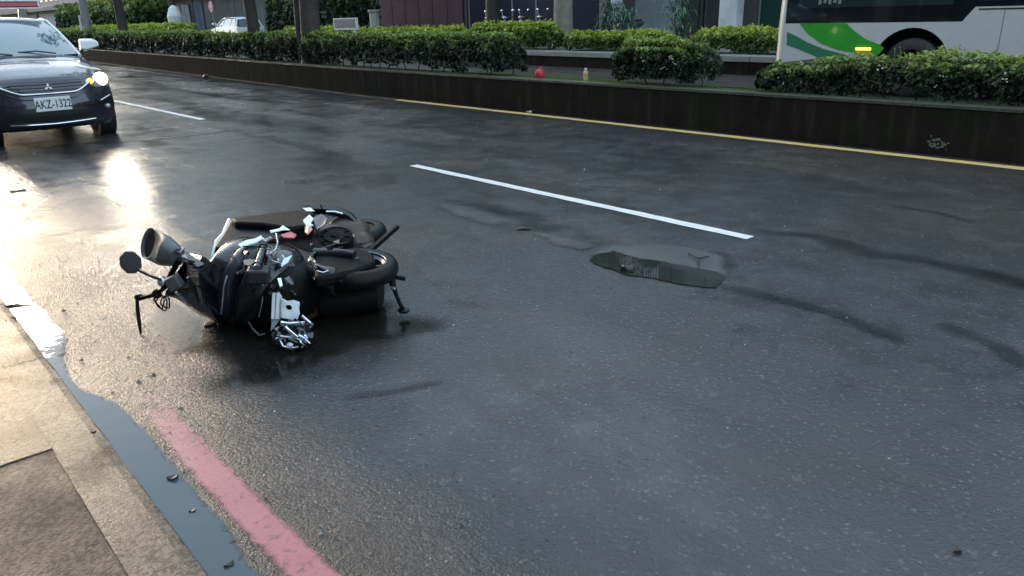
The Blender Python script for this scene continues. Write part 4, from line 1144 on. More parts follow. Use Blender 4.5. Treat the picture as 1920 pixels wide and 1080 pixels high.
b = MB(); A_, z_ = atn(1619, 92, gN); b.rbox(A_ - .13, A_ + .13, gN - .03, gN, z_ - .018, z_ + .025); b.build('marker_lamp', M['lamp_amber'], parent=bus, bevel=.008)
b = MB(); b.rbox(A_ - .13, A_ + .13, gN - .012, gN, z_ - .11, z_ - .024); b.build('marker_reflector', M['bus_lime'], parent=bus)
for a_ in (3.98, 2.55, 1.1, -.35):
    b = MB(); b.rbox(a_, a_ + .012, NB - .002, NB - .0005, .34, 1.41); b.build('panel_seam', M['frame_grey'], parent=bus)
b = MB(); b.rbox(-3.3, 4.35, NB - .006, NB - .0005, 1.375, 1.395); b.build('rub_strip', M['black_plastic'], parent=bus)
b = MB()
for i in range(5): b.rbox(6.9 - i * .09, 6.95 - i * .09, NB - .014, NB - .009, 1.52 + (i % 2) * .02, 1.60)
b.build('window_notice', M['pale_kerb'], parent=bus)
# ------------------------------------------------------------------ the fallen motor scooter, lying on its right side
# world frame: its "up" points to -X (left), its nose points to -Y (towards the viewer), its left side faces the sky
SC = thing('fallen_motor_scooter', 'black motor scooter lying crashed on its side in the near lane, headlamp smashed', 'motor scooter', Vector((-1.1, 3.8, 0)))
q_ = atz
M['sc_black'] = carpaint('scooter_black', (.004, .0045, .006), .22, 0, .5)
M['sc_grey'] = carpaint('scooter_grey_panel', (.014, .015, .024), .4, .1, .25)
M['sc_dark'] = plain('engine_black', (.004, .004, .004), .6, .0, .4, 30, .3, 60, spec=.12)
M['sc_engine'] = plain('engine_brown_alloy', (.060, .040, .030), .42, .1, .35, 22, .25, 50)
M['sc_silver'] = plain('scratched_silver', (.62, .65, .69), .22, .75, .2, 30, .15, 70)
M['sc_rim'] = plain('dull_dark_rim', (.07, .07, .075), .3, .7, .3, 20)
M['sc_white'] = plain('broken_white_plastic', (.74, .77, .80), .35, 0, .12, 20)
M['sc_pod'] = plain('grey_pod_shell', (.075, .075, .08), .42, .0, .4, 14, coat=.1)
M['sc_red'] = plain('red_tail_lens', (.40, .01, .02), .12, 0, .3, coat=.8)
M['sc_amber'] = plain('amber_lens', (.65, .16, .02), .15, 0, .3, coat=.8)
M['tyre_wet'] = plain('wet_tyre', (.006, .006, .006), .38, 0, .3, 30, .25, 80, spec=.18)
X_, Y_, Z_ = Vector((1, 0, 0)), Vector((0, 1, 0)), Vector((0, 0, 1))

def shell_ring0(x, cy, cz, ry, rz, n=28, p=2.5):
    return [Vector((x, cy + ry * math.copysign(abs(math.cos(t)) ** (2 / p), math.cos(t)), max(.012, cz + rz * math.copysign(abs(math.sin(t)) ** (2 / p), math.sin(t))))) for t in [2 * math.pi * j / n for j in range(n)]]
# front wheel, axis almost upright
wc = Vector((-.80, 3.64, .265)); wax = Vector((.06, -.03, 1)).normalized()
b = MB()
prof = [(.150, -.038), (.178, -.047), (.203, -.040), (.216, -.020), (.220, 0), (.216, .020), (.203, .040), (.178, .047), (.150, .038)]
b.lathe(wc, wax, prof, 44, close=True); fwh = b.build('front_wheel', M['tyre_wet'], parent=SC, smooth=50)
b = MB()
wx = (X_ - wax * X_.dot(wax)).normalized(); wy_ = wax.cross(wx); RIM0 = -.2
for i in range(44):
    a_ = 2 * math.pi * i / 44
    for s_ in (-1, 1):
        d_ = wx * math.cos(a_ + s_ * .03) + wy_ * math.sin(a_ + s_ * .03); t_ = wax.cross(d_)
        b.box(wc + d_ * .2125 + wax * (.022 * s_), .009, .012, .026, X=d_, Y=(t_ + wax * .5 * s_).normalized(), Z=(wax - t_ * .5 * s_).normalized())
b = MB(); b.lathe(wc, wax, [(.152, -.030), (.158, -.036), (.158, -.028), (.142, -.020), (.142, .020), (.158, .028), (.158, .036), (.152, .030), (.136, .018), (.136, -.018)], 40, close=True)
b.lathe(wc, wax, [(.035, -.05), (.035, .05), (.02, .06)], 14)
for i in range(6):
    a_ = math.pi * i / 3 + .2; d_ = wx * math.cos(a_) + wy_ * math.sin(a_)
    b.box(wc + d_ * .088, .11, .022, .02, X=d_, Y=wax.cross(d_), Z=wax)
b.build('rim', M['sc_rim'], parent=fwh, smooth=40)
b = MB(); b.lathe(wc + wax * .045, wax, [(.055, 0), (.10, 0), (.10, .004), (.055, .004)], 30, close=True); b.build('brake_disc', M['sc_rim'], parent=fwh)
b = MB(); b.tube([wc + wax * .036 + (wx * math.cos(t) + wy_ * math.sin(t)) * .157 for t in [RIM0 + 1.5 * i / 14 for i in range(15)]], .005, 6); b.build('rim_edge', M['sc_silver'], parent=fwh)  # silver arc painted in for the glint on the rim
# fork legs from the wheel hub to the steering head (towards -X)
for s_ in (-1, 1):
    b = MB(); o_ = wax * .075 * s_
    b.tube([wc + o_, wc + o_ + Vector((-.10, .03, .0)), wc + o_ * .95 + Vector((-.22, .06, .0))], [.020, .026, .026], 10)
    b.build('fork_leg', M['sc_dark'] if s_ < 0 else M['sc_grey'], parent=SC, smooth=50)
b = MB(); b.loft([shell_ring0(-1.06, 3.86, .15, .20, .15), shell_ring0(-.92, 3.88, .15, .22, .15), shell_ring0(-.80, 3.88, .13, .16, .12)]); b.build('frame_tunnel', M['sc_dark'], parent=SC, smooth=50)
# front mudguard hugging the left half of the wheel
b = MB(); rings = []
for i in range(15):
    a_ = math.pi * (.62 + .80 * i / 14)
    d_ = Vector((math.cos(a_), math.sin(a_), 0)); d_ = (d_ - wax * d_.dot(wax)).normalized()
    ring = []
    for j in range(9):
        t = math.pi * (j / 8 - .5); ring.append(wc + d_ * (.205 + .045 * math.cos(t)) + wax * .072 * math.sin(t))
    rings.append(ring)
b.loft(rings, cap=False, closed=False); b.build('front_mudguard', M['sc_black'], parent=SC, smooth=60, solid=.006)

# nose and leg shield: stacked curved shells round an axis along X, each a panel of its own
def shell_ring(x, cy, cz, ry, rz, n=28, p=2.5, twist=0.):
    out = []
    for j in range(n):
        t = 2 * math.pi * j / n; c, s_ = math.cos(t), math.sin(t)
        out.append(Vector((x + twist * s_, cy + ry * math.copysign(abs(c) ** (2 / p), c), max(.012, cz + rz * math.copysign(abs(s_) ** (2 / p), s_)))))
    return out
def panel(name, mat, st, smooth=50, twist=.06):
    b = MB(); b.loft([shell_ring(*s, twist=twist) for s in st]); return b.build(name, mat, parent=SC, smooth=smooth)
# x, cy, cz, ry, rz
panel('leg_shield', M['sc_black'], [(-1.60, 3.66, .20, .05, .08), (-1.58, 3.68, .20, .12, .15), (-1.53, 3.71, .205, .19, .195), (-1.46, 3.73, .21, .215, .20), (-1.40, 3.73, .21, .20, .19)])
panel('inner_panel', M['sc_grey'], [(-1.47, 3.68, .20, .18, .18), (-1.44, 3.68, .205, .215, .205), (-1.39, 3.68, .205, .225, .205), (-1.345, 3.69, .20, .19, .18)], twist=.08)
panel('nose_panel', M['sc_black'], [(-1.37, 3.64, .19, .18, .17), (-1.34, 3.64, .195, .225, .195), (-1.27, 3.63, .195, .24, .195), (-1.20, 3.63, .19, .22, .175), (-1.16, 3.64, .18, .16, .14)], twist=.09)
panel('lower_nose', M['sc_dark'], [(-1.24, 3.60, .16, .20, .15), (-1.16, 3.58, .165, .235, .155), (-1.06, 3.60, .16, .22, .145), (-.98, 3.66, .15, .16, .12)], twist=.05)
panel('floor_tunnel', M['sc_dark'], [(-1.20, 3.95, .18, .22, .17), (-1.05, 3.95, .19, .24, .17), (-.90, 3.95, .17, .20, .15), (-.80, 3.92, .15, .15, .11)], twist=.0)
b = MB(); b.loft([shell_ring(-.98, 3.70, .09, .16, .085), shell_ring(-.80, 3.72, .10, .15, .095), shell_ring(-.70, 3.74, .10, .12, .085)]); b.build('exhaust_silencer', M['sc_dark'], parent=SC, smooth=50)
# pale trim edges that follow the shells
def edge(name, st, r, mat='sc_silver', a0=-.1, a1=.75, n=14):
    x, cy, cz, ry, rz, tw = st; pts = []
    for i in range(n):
        t = math.pi * (a0 + (a1 - a0) * i / (n - 1)) ; c, s_ = math.cos(t), math.sin(t)
        pts.append(Vector((x + tw * s_, cy - ry * math.copysign(abs(c) ** .8, c), max(.02, cz + rz * math.copysign(abs(s_) ** .8, s_)))))
    b = MB(); b.tube(pts, r, 6); return b.build(name, M[mat], parent=SC, smooth=60)
edge('panel_trim', (-1.425, 3.69, .205, .228, .212, .08), .0045, a0=-.20, a1=.12)
edge('panel_trim', (-1.335, 3.66, .20, .238, .205, .085), .004, 'sc_grey', a0=-.05, a1=.45)
edge('panel_trim', (-1.21, 3.63, .195, .242, .195, .09), .004, 'sc_silver', a0=-.12, a1=.02)
# white tube painted in as the rim light along the tail's left edge
tail_pts = [q_(396, 500, .30), q_(398, 478, .36), q_(405, 452, .40), q_(418, 438, .42), q_(430, 412, .42)]
b = MB(); b.tube(tail_pts, [.005, .006, .007, .006, .010], 6); b.build('side_trim', M['sc_white'], parent=SC, smooth=60)

# tail, seat and side cover stretching away behind
def slab(name, mat, px, z_top, z_bot, smooth=30, bevel=.012):
    top = [q_(x, y, z) for (x, y), z in zip(px, z_top)] if isinstance(z_top, (list, tuple)) else [q_(x, y, z_top) for x, y in px]
    bot = [Vector((p.x, p.y, z_bot)) for p in top]
    b = MB(); b.loft([bot, top]); return b.build(name, mat, parent=SC, smooth=smooth, bevel=bevel)
M['sc_panel'] = plain('dull_panel', (.008, .009, .014), .5, 0, .3, spec=.15)
M['sc_maroon'] = plain('maroon_panel', (.030, .006, .007), .4, 0, .3, spec=.3)
slab('side_cover', M['sc_panel'], [(400, 462), (416, 440), (432, 412), (470, 414), (530, 420), (548, 436), (520, 448), (470, 452), (430, 466)], .38, .10)
slab('seat', M['sc_dark'], [(432, 409), (470, 404), (520, 397), (572, 392), (590, 398), (584, 420), (545, 426), (490, 418), (440, 416)], .42, .12, bevel=.015)
slab('tail_cover', M['sc_maroon'], [(545, 420), (590, 408), (600, 440), (592, 500), (560, 520), (520, 500), (505, 455)], [.37, .38, .34, .30, .28, .30, .36], .03, bevel=.02)
# rear mudguard curving over the back at upper right
pts = [q_(568, 392, .40), q_(600, 391, .42), (q_(630, 394, .41)), q_(655, 404, .38), q_(671, 420, .33)]
b = MB(); rings = []
for i, p_ in enumerate(pts):
    rings.append([p_ + Vector((0, -.02, .004)), p_ + Vector((.0, .0, .022)), p_ + Vector((0, .05, .010)), p_ + Vector((0, .06, -.06)), p_ + Vector((0, -.015, -.03))])
b.loft(rings); b.build('rear_mudguard', M['sc_black'], parent=SC, smooth=40)
b = MB(); b.tube([q_(612, 397, .43), q_(628, 397, .43), q_(643, 401, .42)], .007, 6); b.build('grab_rail', M['chrome'], parent=SC, smooth=60)
b = MB(); b.tube([q_(604, 392, .44), q_(601, 384, .47)], .004, 5); b.build('cable_end', M['sc_dark'], parent=SC)
# rear wheel mostly hidden behind the engine
b = MB(); rc_ = Vector((-1.0, 4.55, .2)); b.lathe(rc_, Z_, prof, 36, close=True); rwh = b.build('rear_wheel', M['tyre_wet'], parent=SC, smooth=50)
b = MB(); b.lathe(rc_, Z_, [(.03, -.05), (.10, -.02), (.15, -.03), (.15, .03), (.10, .02), (.03, .05)], 24, close=True); b.build('rim', M['sc_dark'], parent=rwh)
slab('wheel_cover', M['sc_dark'], [(588, 478), (625, 468), (668, 462), (700, 474), (704, 490), (668, 505), (620, 517), (590, 520)], [.33, .34, .34, .32, .315, .315, .315, .32], .26, bevel=.015)
# engine and belt case: rounded cover facing the sky, with a ribbed round cap
cc_ = q_(632, 447, .36)
b = MB(); 
path = [q_(600, 455, .30), q_(632, 447, .33), q_(655, 438, .33), q_(664, 445, .30), q_(672, 470, .24)]
for p_, r_ in ((q_(622, 452, .28), .135), (q_(652, 436, .27), .135), (q_(664, 456, .22), .12), (q_(640, 480, .20), .13)):
    b.ball(p_, r_, r_ * .95, r_ * .72, 20, 12)
eng = b.build('engine_case', M['sc_engine'], parent=SC, smooth=60)
cx_ = Vector((.05, -.35, 1)).normalized(); c0 = q_(628, 448, .345)
slab('underseat_panel', M['sc_panel'], [(405, 455), (440, 418), (500, 420), (560, 428), (600, 420), (640, 425), (640, 470), (570, 485), (450, 485)], .28, .02)
b = MB(); b.lathe(c0, cx_, [(.098, -.06), (.098, .012), (.090, .020), (.082, .014), (.060, .016), (.056, .024), (.022, .026), (.018, .034), (.0, .034)], 32); b.build('belt_cover', M['sc_dark'], parent=SC, smooth=35)
b = MB()
for i in range(8):
    a_ = 2 * math.pi * i / 8; d_ = (X_ * math.cos(a_) + Y_ * math.sin(a_)); d_ = (d_ - cx_ * d_.dot(cx_)).normalized()
    b.box(c0 + d_ * .07 + cx_ * .018, .022, .006, .008, X=d_, Y=cx_.cross(d_), Z=cx_)
b.build('cover_ribs', M['sc_dark'], parent=eng)['kind'] = 'stuff'
b = MB(); pp = []
for i in range(11):
    a_ = R(20 + 95 * i / 10); d_ = X_ * math.cos(a_) + Y_ * math.sin(a_); pp.append(c0 + d_ * .103 + Z_ * .004)
b.tube(pp, .006, 6); b.build('cover_edge', M['sc_silver'], parent=SC, smooth=60)
pp = []
for i in range(9):
    a_ = R(225 + 80 * i / 8); d_ = X_ * math.cos(a_) + Y_ * math.sin(a_); pp.append(c0 + d_ * .100 - Z_ * .022)
b = MB(); b.tube(pp, .005, 6); b.build('cover_edge', M['sc_grey'], parent=SC, smooth=60)
# cooling fins at the right of the engine
for i in range(5):
    p_ = q_(676 + i * 3, 434 + i * 9, .27 - .012 * i); b = MB(); b.box(p_, .05, .10, .010, X=Vector((.9, -.4, 0)).normalized(), Y=Vector((.4, .9, 0)).normalized()); b.build('cooling_fin', M['sc_engine'], parent=eng, bevel=.003)
# flat silver heat shield, indicator and shards at the tail
def shard(name, mat, px, zs, th=.006, parent=None):
    P_ = [q_(x, y, z) for (x, y), z in zip(px, zs)]
    n_ = (P_[1] - P_[0]).cross(P_[2] - P_[0]).normalized()
    if n_.z < 0: n_ = -n_
    b = MB(); b.prism(P_, -n_ * th); return b.build(name, M[mat] if isinstance(mat, str) else mat, parent=parent or SC)
shard('heat_shield', 'sc_pod', [(587, 408), (602, 401), (613, 408), (609, 420), (594, 430), (589, 418)], [.43, .44, .43, .42, .40, .42])
shard('indicator_shell', 'sc_white', [(568, 413), (580, 402), (588, 410), (582, 418), (588, 422), (575, 424)], [.43, .44, .43, .42, .41, .42])
shard('indicator_lens', 'sc_amber', [(572, 423), (580, 420), (586, 430), (577, 440), (571, 434)], [.42, .42, .40, .39, .40])
shard('lens_shard', 'sc_white', [(574, 424), (579, 423), (576, 437), (572, 435)], [.425, .425, .405, .405], .003)
shard('chrome_cap', 'chrome', [(567, 390), (582, 389), (590, 396), (575, 396)], [.445, .45, .44, .44])
shard('tail_lens', 'sc_red', [(526, 440), (545, 434), (556, 440), (552, 446), (532, 445)], [.41, .41, .40, .39, .40])
shard('lens_shard', 'sc_white', [(506, 432), (524, 428), (530, 422), (544, 431), (530, 431), (508, 436)], [.425, .425, .43, .42, .42, .42], .004)
# pale bracket, strut and broken innards on top of the shells
shard('broken_bracket', 'sc_white', [(446, 458), (462, 450), (478, 447), (490, 441), (492, 447), (480, 454), (466, 458), (452, 464)], [.43, .43, .43, .43, .425, .42, .42, .42])
shard('broken_bracket', 'sc_silver', [(490, 443), (497, 448), (508, 442), (510, 446), (498, 453), (492, 449)], [.43, .43, .43, .42, .42, .42])
b = MB(); b.tube([q_(518, 438, .43), q_(521, 455, .42), q_(517, 468, .41), q_(505, 477, .41)], .005, 6); b.build('bent_rod', M['sc_silver'], parent=SC, smooth=60)
b = MB(); b.tube([q_(495, 460, .425), q_(488, 480, .42), q_(481, 503, .40)], [.013, .015, .016], 10); sh_ = b.build('damper', M['sc_pod'], parent=SC, smooth=60)
for t in np.linspace(.1, .9, 7):
    p_ = q_(495, 460, .425).lerp(q_(481, 503, .40), t); b = MB(); b.lathe(p_, q_(481, 503, .40) - q_(495, 460, .425), [(.019, -.003), (.022, 0), (.019, .003), (.014, .003), (.014, -.003)], 12, close=True); b.build('spring_coil', M['sc_dark'], parent=sh_)
shard('torn_panel', 'sc_pod', [(456, 488), (470, 485), (478, 490), (468, 498), (458, 496)], [.42, .425, .42, .41, .41])
shard('torn_panel', 'sc_silver', [(520, 486), (530, 477), (534, 484), (548, 478), (540, 492), (528, 500), (524, 494)], [.38, .39, .38, .38, .36, .355, .365])
shard('torn_panel', 'sc_pod', [(522, 480), (530, 476), (533, 484), (524, 490)], [.39, .39, .38, .38])
shard('torn_panel', 'sc_silver', [(520, 522), (527, 521), (530, 535), (525, 538)], [.33, .33, .31, .31])
shard('torn_panel', 'sc_pod', [(533, 522), (542, 517), (549, 522), (551, 532), (545, 533), (540, 528), (537, 532)], [.33, .335, .33, .31, .31, .32, .31])
for (pp, rr_, mt) in (([(462, 478), (459, 490), (457, 505), (447, 512)], .005, 'sc_pod'), ([(431, 520), (428, 540), (428, 555)], .004, 'sc_grey'), ([(512, 468), (498, 466), (482, 468)], .004, 'sc_silver'), ([(510, 488), (520, 492), (528, 493)], .003, 'sc_silver'), ([(440, 470), (452, 462), (470, 462), (500, 462)], .004, 'sc_grey')):
    b = MB(); b.tube([q_(x, y, .42 - max(0, y - 470) * .0022) for x, y in pp], rr_, 6); b.build('torn_edge', M[mt], parent=SC, smooth=60)
# box-like lock body
b = MB(); b.box(q_(485, 515, .36), .10, .10, .07, X=Vector((.97, .2, -.1)).normalized(), Y=Vector((-.2, .97, .0)).normalized(), Z=Vector((.1, 0, 1)).normalized()); b.build('storage_box', M['sc_grey'], parent=SC, bevel=.012)
for i in range(30):
    x, y = random.uniform(436, 640), random.uniform(450, 548)
    z = .40 - max(0, y - 470) * .0021
    s_ = random.uniform(4, 10); a_ = random.random() * 6.28
    pts_ = [(x + s_ * math.cos(a_ + k) * random.uniform(.5, 1.2), y + s_ * .8 * math.sin(a_ + k) * random.uniform(.5, 1.2)) for k in (0, 1.7, 3.1, 4.6)]
    shard('cracked_panel', random.choice(['sc_black', 'sc_grey', 'sc_dark', 'sc_black']), pts_, [z + random.uniform(-.01, .02) for _ in pts_], .005)

# smashed headlamp unit: silver bracket with a hole, crumpled reflector touching the road
def hy(px, py, y):    # survey: sight line met with the upright plane at distance y
    d = ray(px, py); t = y / d.y; return Vector((d.x * t, y, max(.006, CAM_H + d.z * t)))
HL = MB()
for x0 in (513, 521):
    b = MB(); b.tube([hy(x0 + 1, 549, 3.36), hy(x0, 575, 3.33), hy(x0 - 1, 598, 3.31)], .010, 4); b.build('bracket_rail', M['sc_white'], parent=SC)
b = MB(); P_ = [hy(509, 552, 3.375), hy(522, 545, 3.37), hy(528, 556, 3.36), hy(528, 596, 3.32), hy(512, 617, 3.29), hy(507, 622, 3.29), hy(509, 600, 3.33)]
b.prism(P_, Vector((0, .02, 0))); hb_ = b.build('headlamp_bracket', M['sc_silver'], parent=SC, bevel=.003)
# plate with a round hole
c_ = hy(541, 578, 3.30); outer = [hy(528, 561, 3.34), hy(538, 566, 3.33), hy(549, 564, 3.33), hy(561, 568, 3.33), hy(560, 580, 3.32), hy(561, 590, 3.31), hy(556, 602, 3.30), hy(540, 598, 3.30), hy(528, 596, 3.30), hy(527, 578, 3.32)]
k = len(outer); ctr = sum(outer, Vector()) / k; ctr = hy(541, 577, 3.318)
inner = [ctr + Vector((.017 * math.cos(t), .004 * math.sin(t), .014 * math.sin(t))) for t in [math.atan2((o_ - ctr).z, (o_ - ctr).x) for o_ in outer]]
b = MB(); vs = outer + inner + [p + Vector((0, .012, 0)) for p in outer + inner]
fs = []
for i in range(k):
    j = (i + 1) % k; fs += [(i, j, k + j, k + i), (2 * k + i, 3 * k + i, 3 * k + j, 2 * k + j), (i, 2 * k + i, 2 * k + j, j), (k + i, k + j, 3 * k + j, 3 * k + i)]
b.add(vs, fs); b.build('headlamp_plate', M['sc_white'], parent=SC)
# crumpled reflector bowl and clear lens pieces
rnd = random.Random(5)
b = MB(); c_ = hy(549, 630, 3.27)
b.ball(c_, .085, .06, .075, 12, 9, jit=.22); b.build('headlamp_shell', M['black_gloss'], parent=SC)
M['crumple'] = plain('crumpled_reflector', (.70, .74, .80), .12, .9, .25, 30)
for i in range(34):
    x, y = rnd.gauss(550, 17), rnd.gauss(631, 13); x = min(582, max(520, x)); y = min(653, max(606, y)); d_ = 3.20 + rnd.uniform(-.02, .03)
    s_ = rnd.uniform(4, 11); a_ = rnd.random() * 6.28
    P_ = [hy(x + s_ * math.cos(a_), y + s_ * .5 * math.sin(a_), d_), hy(x + s_ * .8 * math.cos(a_ + 2), y + s_ * .7 * math.sin(a_ + 2), d_ + .03), hy(x + s_ * math.cos(a_ + 4), y + s_ * .6 * math.sin(a_ + 4), d_ + .01)]
    b = MB(); b.prism(P_, Vector((0, .004, 0))); b.build('reflector_shard', M['crumple'] if i % 3 else M['black_gloss'], parent=SC)
for pp in ([(527, 604), (540, 607), (556, 606), (572, 605)], [(517, 636), (528, 630), (545, 632), (560, 636), (566, 640)], [(560, 628), (572, 634), (580, 643), (570, 640)], [(566, 592), (578, 602), (586, 608), (581, 614)], [(524, 636), (530, 648), (545, 653), (560, 650)], [(535, 612), (548, 624), (558, 632)], [(562, 640), (570, 646), (566, 652)]):
    b = MB(); b.tube([hy(x, y, 3.19 + .01 * rnd.random()) for x, y in pp], rnd.uniform(.004, .008), 6); b.build('reflector_rim', M['crumple'], parent=SC, smooth=60)
b = MB(); b.ball(hy(544, 650, 3.2) + Z_ * .01, .016, .014, .011, 8, 6); b.build('bulb', M['sc_white'], parent=SC)
b = MB(); b.tube([q_(470, 600, .10) + Vector((0, -.03, 0)), q_(477, 612, .06) + Vector((0, -.03, 0)), q_(490, 624, .03) + Vector((0, -.03, 0)), q_(500, 621, .03) + Vector((0, -.03, 0))], .005, 6); b.build('loose_cable', M['sc_pod'], parent=SC)

# steering column reaching left, with creased bags of torn black trim
b = MB()
cols_ = [((392, 470), (405, 620)), ((372, 478), (380, 590)), ((352, 482), (362, 566)), ((338, 488), (346, 545)), ((328, 500), (332, 535))]
rings = []
for i, ((x0, y0), (x1, y1)) in enumerate(cols_):
    t = i / 4; zt, zb_ = .40 - .03 * t, .05 + .12 * t
    a_, c_ = q_(x0, y0, zt), q_(x1, y1, zb_); m_ = (a_ + c_) / 2; h_ = (zt - zb_) / 2; ry = .10 * (1 - t) + .035 * t
    rings.append([Vector((m_.x + (a_.x - c_.x) * .5 * math.sin(u), m_.y + ry * math.cos(u) * (1 + .12 * math.sin(u * 3 + i)), (zt + zb_) / 2 + h_ * math.sin(u))) for u in [2 * math.pi * j / 16 for j in range(16)]])
b.loft(rings); b.build('steering_column', M['sc_black'], parent=SC, smooth=40)
shard('creased_trim', 'sc_black', [(342, 478), (350, 471), (383, 495), (372, 500), (352, 494)], [.44, .45, .42, .41, .42])
shard('creased_trim', 'sc_pod', [(340, 480), (348, 476), (352, 486), (366, 490), (358, 493), (346, 490)], [.445, .45, .44, .43, .42, .43])
shard('creased_trim', 'sc_grey', [(356, 502), (372, 498), (392, 500), (380, 508), (362, 508)], [.40, .41, .41, .39, .39])
for pp in ([(352, 520), (362, 540), (372, 566)], [(375, 512), (380, 540), (388, 575)]):
    b = MB(); b.tube([q_(x, y, .38 - (y - 512) * .0030) for x, y in pp], [.008, .014, .006], 6); b.build('trim_fold', M['sc_black'], parent=SC, smooth=60)
# handlebar: upper (left) grip to the right grip near the road
hb_pts = [q_(336, 486, .40), q_(322, 512, .32), q_(308, 540, .24), q_(292, 552, .19), q_(262, 560, .15)]
b = MB(); b.tube(hb_pts, [.014, .013, .012, .011, .011], 10); hb = b.build('handlebar', M['sc_dark'], parent=SC, smooth=60)
b = MB(); b.box(q_(327, 530, .29), .07, .05, .07, X=Vector((.9, 0, .4)).normalized(), Z=Vector((-.4, 0, .9)).normalized()); b.build('brake_reservoir', M['sc_pod'], parent=hb, bevel=.01)
b = MB(); b.ball(q_(306, 528, .27), .028, .026, .03, 10, 8); b.build('clamp', M['sc_silver'], parent=hb, smooth=60)
b = MB(); b.ball(q_(294, 551, .2), .024, .022, .024, 10, 8); b.build('switch_block', M['sc_dark'], parent=hb, smooth=60)
b = MB(); b.ball(q_(262, 557, .155), .030, .018, .016, 10, 8); b.build('lever_pivot', M['sc_dark'], parent=hb, smooth=60)
b = MB(); b.tube([q_(257, 560, .15), q_(258, 582, .105), q_(261, 605, .045), q_(264, 626, .004)], [.009, .010, .010, .005], 8); b.build('brake_lever', M['sc_dark'], parent=hb, smooth=60)
for (x, y, z, r_, ph) in ((306, 552, .19, .030, 0.), (311, 556, .18, .034, .5), (318, 554, .19, .028, 1.1)):
    c_ = q_(x, y, z) + Vector((0, -.05, -.02)); b = MB()
    pts_ = [c_ + Vector((r_ * math.cos(t + ph) * .75, .012 * math.sin(t * 2 + ph), r_ * 1.15 * math.sin(t + ph))) for t in [2 * math.pi * i / 18 for i in range(19)]]
    b.tube(pts_, .004, 6, cap=False); b.build('cable_loop', M['sc_dark'], parent=hb, smooth=60)
b = MB(); b.tube([q_(330, 548, .22), q_(345, 562, .17), q_(362, 580, .10), q_(380, 592, .06)], .006, 6); b.build('brake_cable', M['sc_silver'], parent=hb, smooth=60)
b = MB(); b.tube([q_(316, 520, .30), q_(322, 506, .34), q_(330, 516, .32), q_(326, 530, .28)], .005, 6); b.build('brake_cable', M['sc_dark'], parent=hb, smooth=60)
# mirror on its stalk: dark face turned to the viewer
mc_ = q_(245, 492, .36); mx = Vector((.95, .0, -.12)).normalized()
fn = Vector((.30, -.85, .45)).normalized(); mu = (Z_ - fn * Z_.dot(fn)).normalized(); mv = fn.cross(mu)
b = MB(); b.lathe(mc_, fn, [(.030, -.030), (.052, -.022), (.060, -.006), (.060, .004), (.055, .006)], 8, X=(mu * .95 + mv * .3), sy=.86); mr = b.build('mirror_shell', M['black_plastic'], parent=SC, smooth=40)
b = MB(); b.lathe(mc_ + fn * .0062, fn, [(.052, 0), (.052, .001)], 8, X=(mu * .95 + mv * .3), sy=.86); b.build('mirror_face', plain('mirror_in_shade', (.008, .006, .006), .35), parent=mr)
b = MB(); b.tube([mc_ - fn * .02 + Vector((.02, 0, -.02)), q_(262, 508, .335), q_(285, 519, .31), q_(302, 524, .29)], .0065, 8); b.build('mirror_stalk', M['black_plastic'], parent=mr, smooth=60)
# flared grey pod with an open dark mouth
m0, m1 = q_(277, 456, .43), q_(334, 482, .40); ax = (m0 - m1).normalized()
ax2 = Vector((-.62, -.66, .42)).normalized()
b = MB(); rings = []
for i, t in enumerate(np.linspace(0, 1, 9)):
    c_ = m1.lerp(m0, t); r_ = .045 + (.080 - .045) * min(1, t * 2.2) ** .8
    d_ = ax.lerp(ax2, t).normalized(); u_ = (Z_ - d_ * Z_.dot(d_)).normalized(); v_ = d_.cross(u_)
    rings.append([c_ + u_ * r_ * (.98 if t < 1 else 1) * math.sin(a_) + v_ * r_ * .92 * math.cos(a_) for a_ in [2 * math.pi * j / 26 for j in range(26)]])
inner_ = []
d_ = ax2; u_ = (Z_ - d_ * Z_.dot(d_)).normalized(); v_ = d_.cross(u_)
for dd, rr_ in ((-.004, .074), (-.03, .066), (-.075, .045)):
    inner_.append([m0 + d_ * dd + u_ * rr_ * math.sin(a_) + v_ * rr_ * .92 * math.cos(a_) for a_ in [2 * math.pi * j / 26 for j in range(26)]])
b.loft(rings + inner_); pod = b.build('mirror_pod', M['sc_pod'], parent=SC, smooth=50)
b = MB(); b.loft([[m0 + d_ * dd + u_ * rr_ * math.sin(a_) + v_ * rr_ * .92 * math.cos(a_) for a_ in [2 * math.pi * j / 26 for j in range(26)]] for dd, rr_ in ((-.010, .073), (-.014, .001))]); b.build('pod_mouth', M['mirror_in_shade'] if 'mirror_in_shade' in M else bpy.data.materials['mirror_in_shade'], parent=pod)
shard('pod_tab', 'sc_pod', [(326, 462), (346, 464), (338, 474), (326, 472)], [.44, .44, .43, .43], .008)

# stands sticking out to the right
def bar(name, mat, P0, P1, wd, th, up=Z_):
    d_ = (P1 - P0).normalized(); s_ = d_.cross(up).normalized(); n_ = s_.cross(d_)
    b = MB(); b.box((P0 + P1) / 2, (P1 - P0).length, wd, th, X=d_, Y=s_, Z=n_); return b.build(name, M[mat], parent=SC, bevel=.004)
bar('centre_stand', 'sc_dark', q_(692, 472, .27), q_(746, 424, .37), .030, .022)
bar('centre_stand', 'sc_dark', q_(660, 492, .26), q_(696, 470, .28), .034, .026)
b = MB(); b.tube([q_(735, 517, .22), q_(736, 532, .19), q_(742, 550, .14), q_(750, 570, .085), q_(756, 580, .06)], [.018, .017, .010, .010, .012], 8); sst = b.build('side_stand', M['sc_dark'], parent=SC, smooth=60)
b = MB(); b.ball(q_(757, 582, .045), .032, .022, .018, 12, 8); b.build('stand_foot', M['black_plastic'], parent=sst, smooth=60)
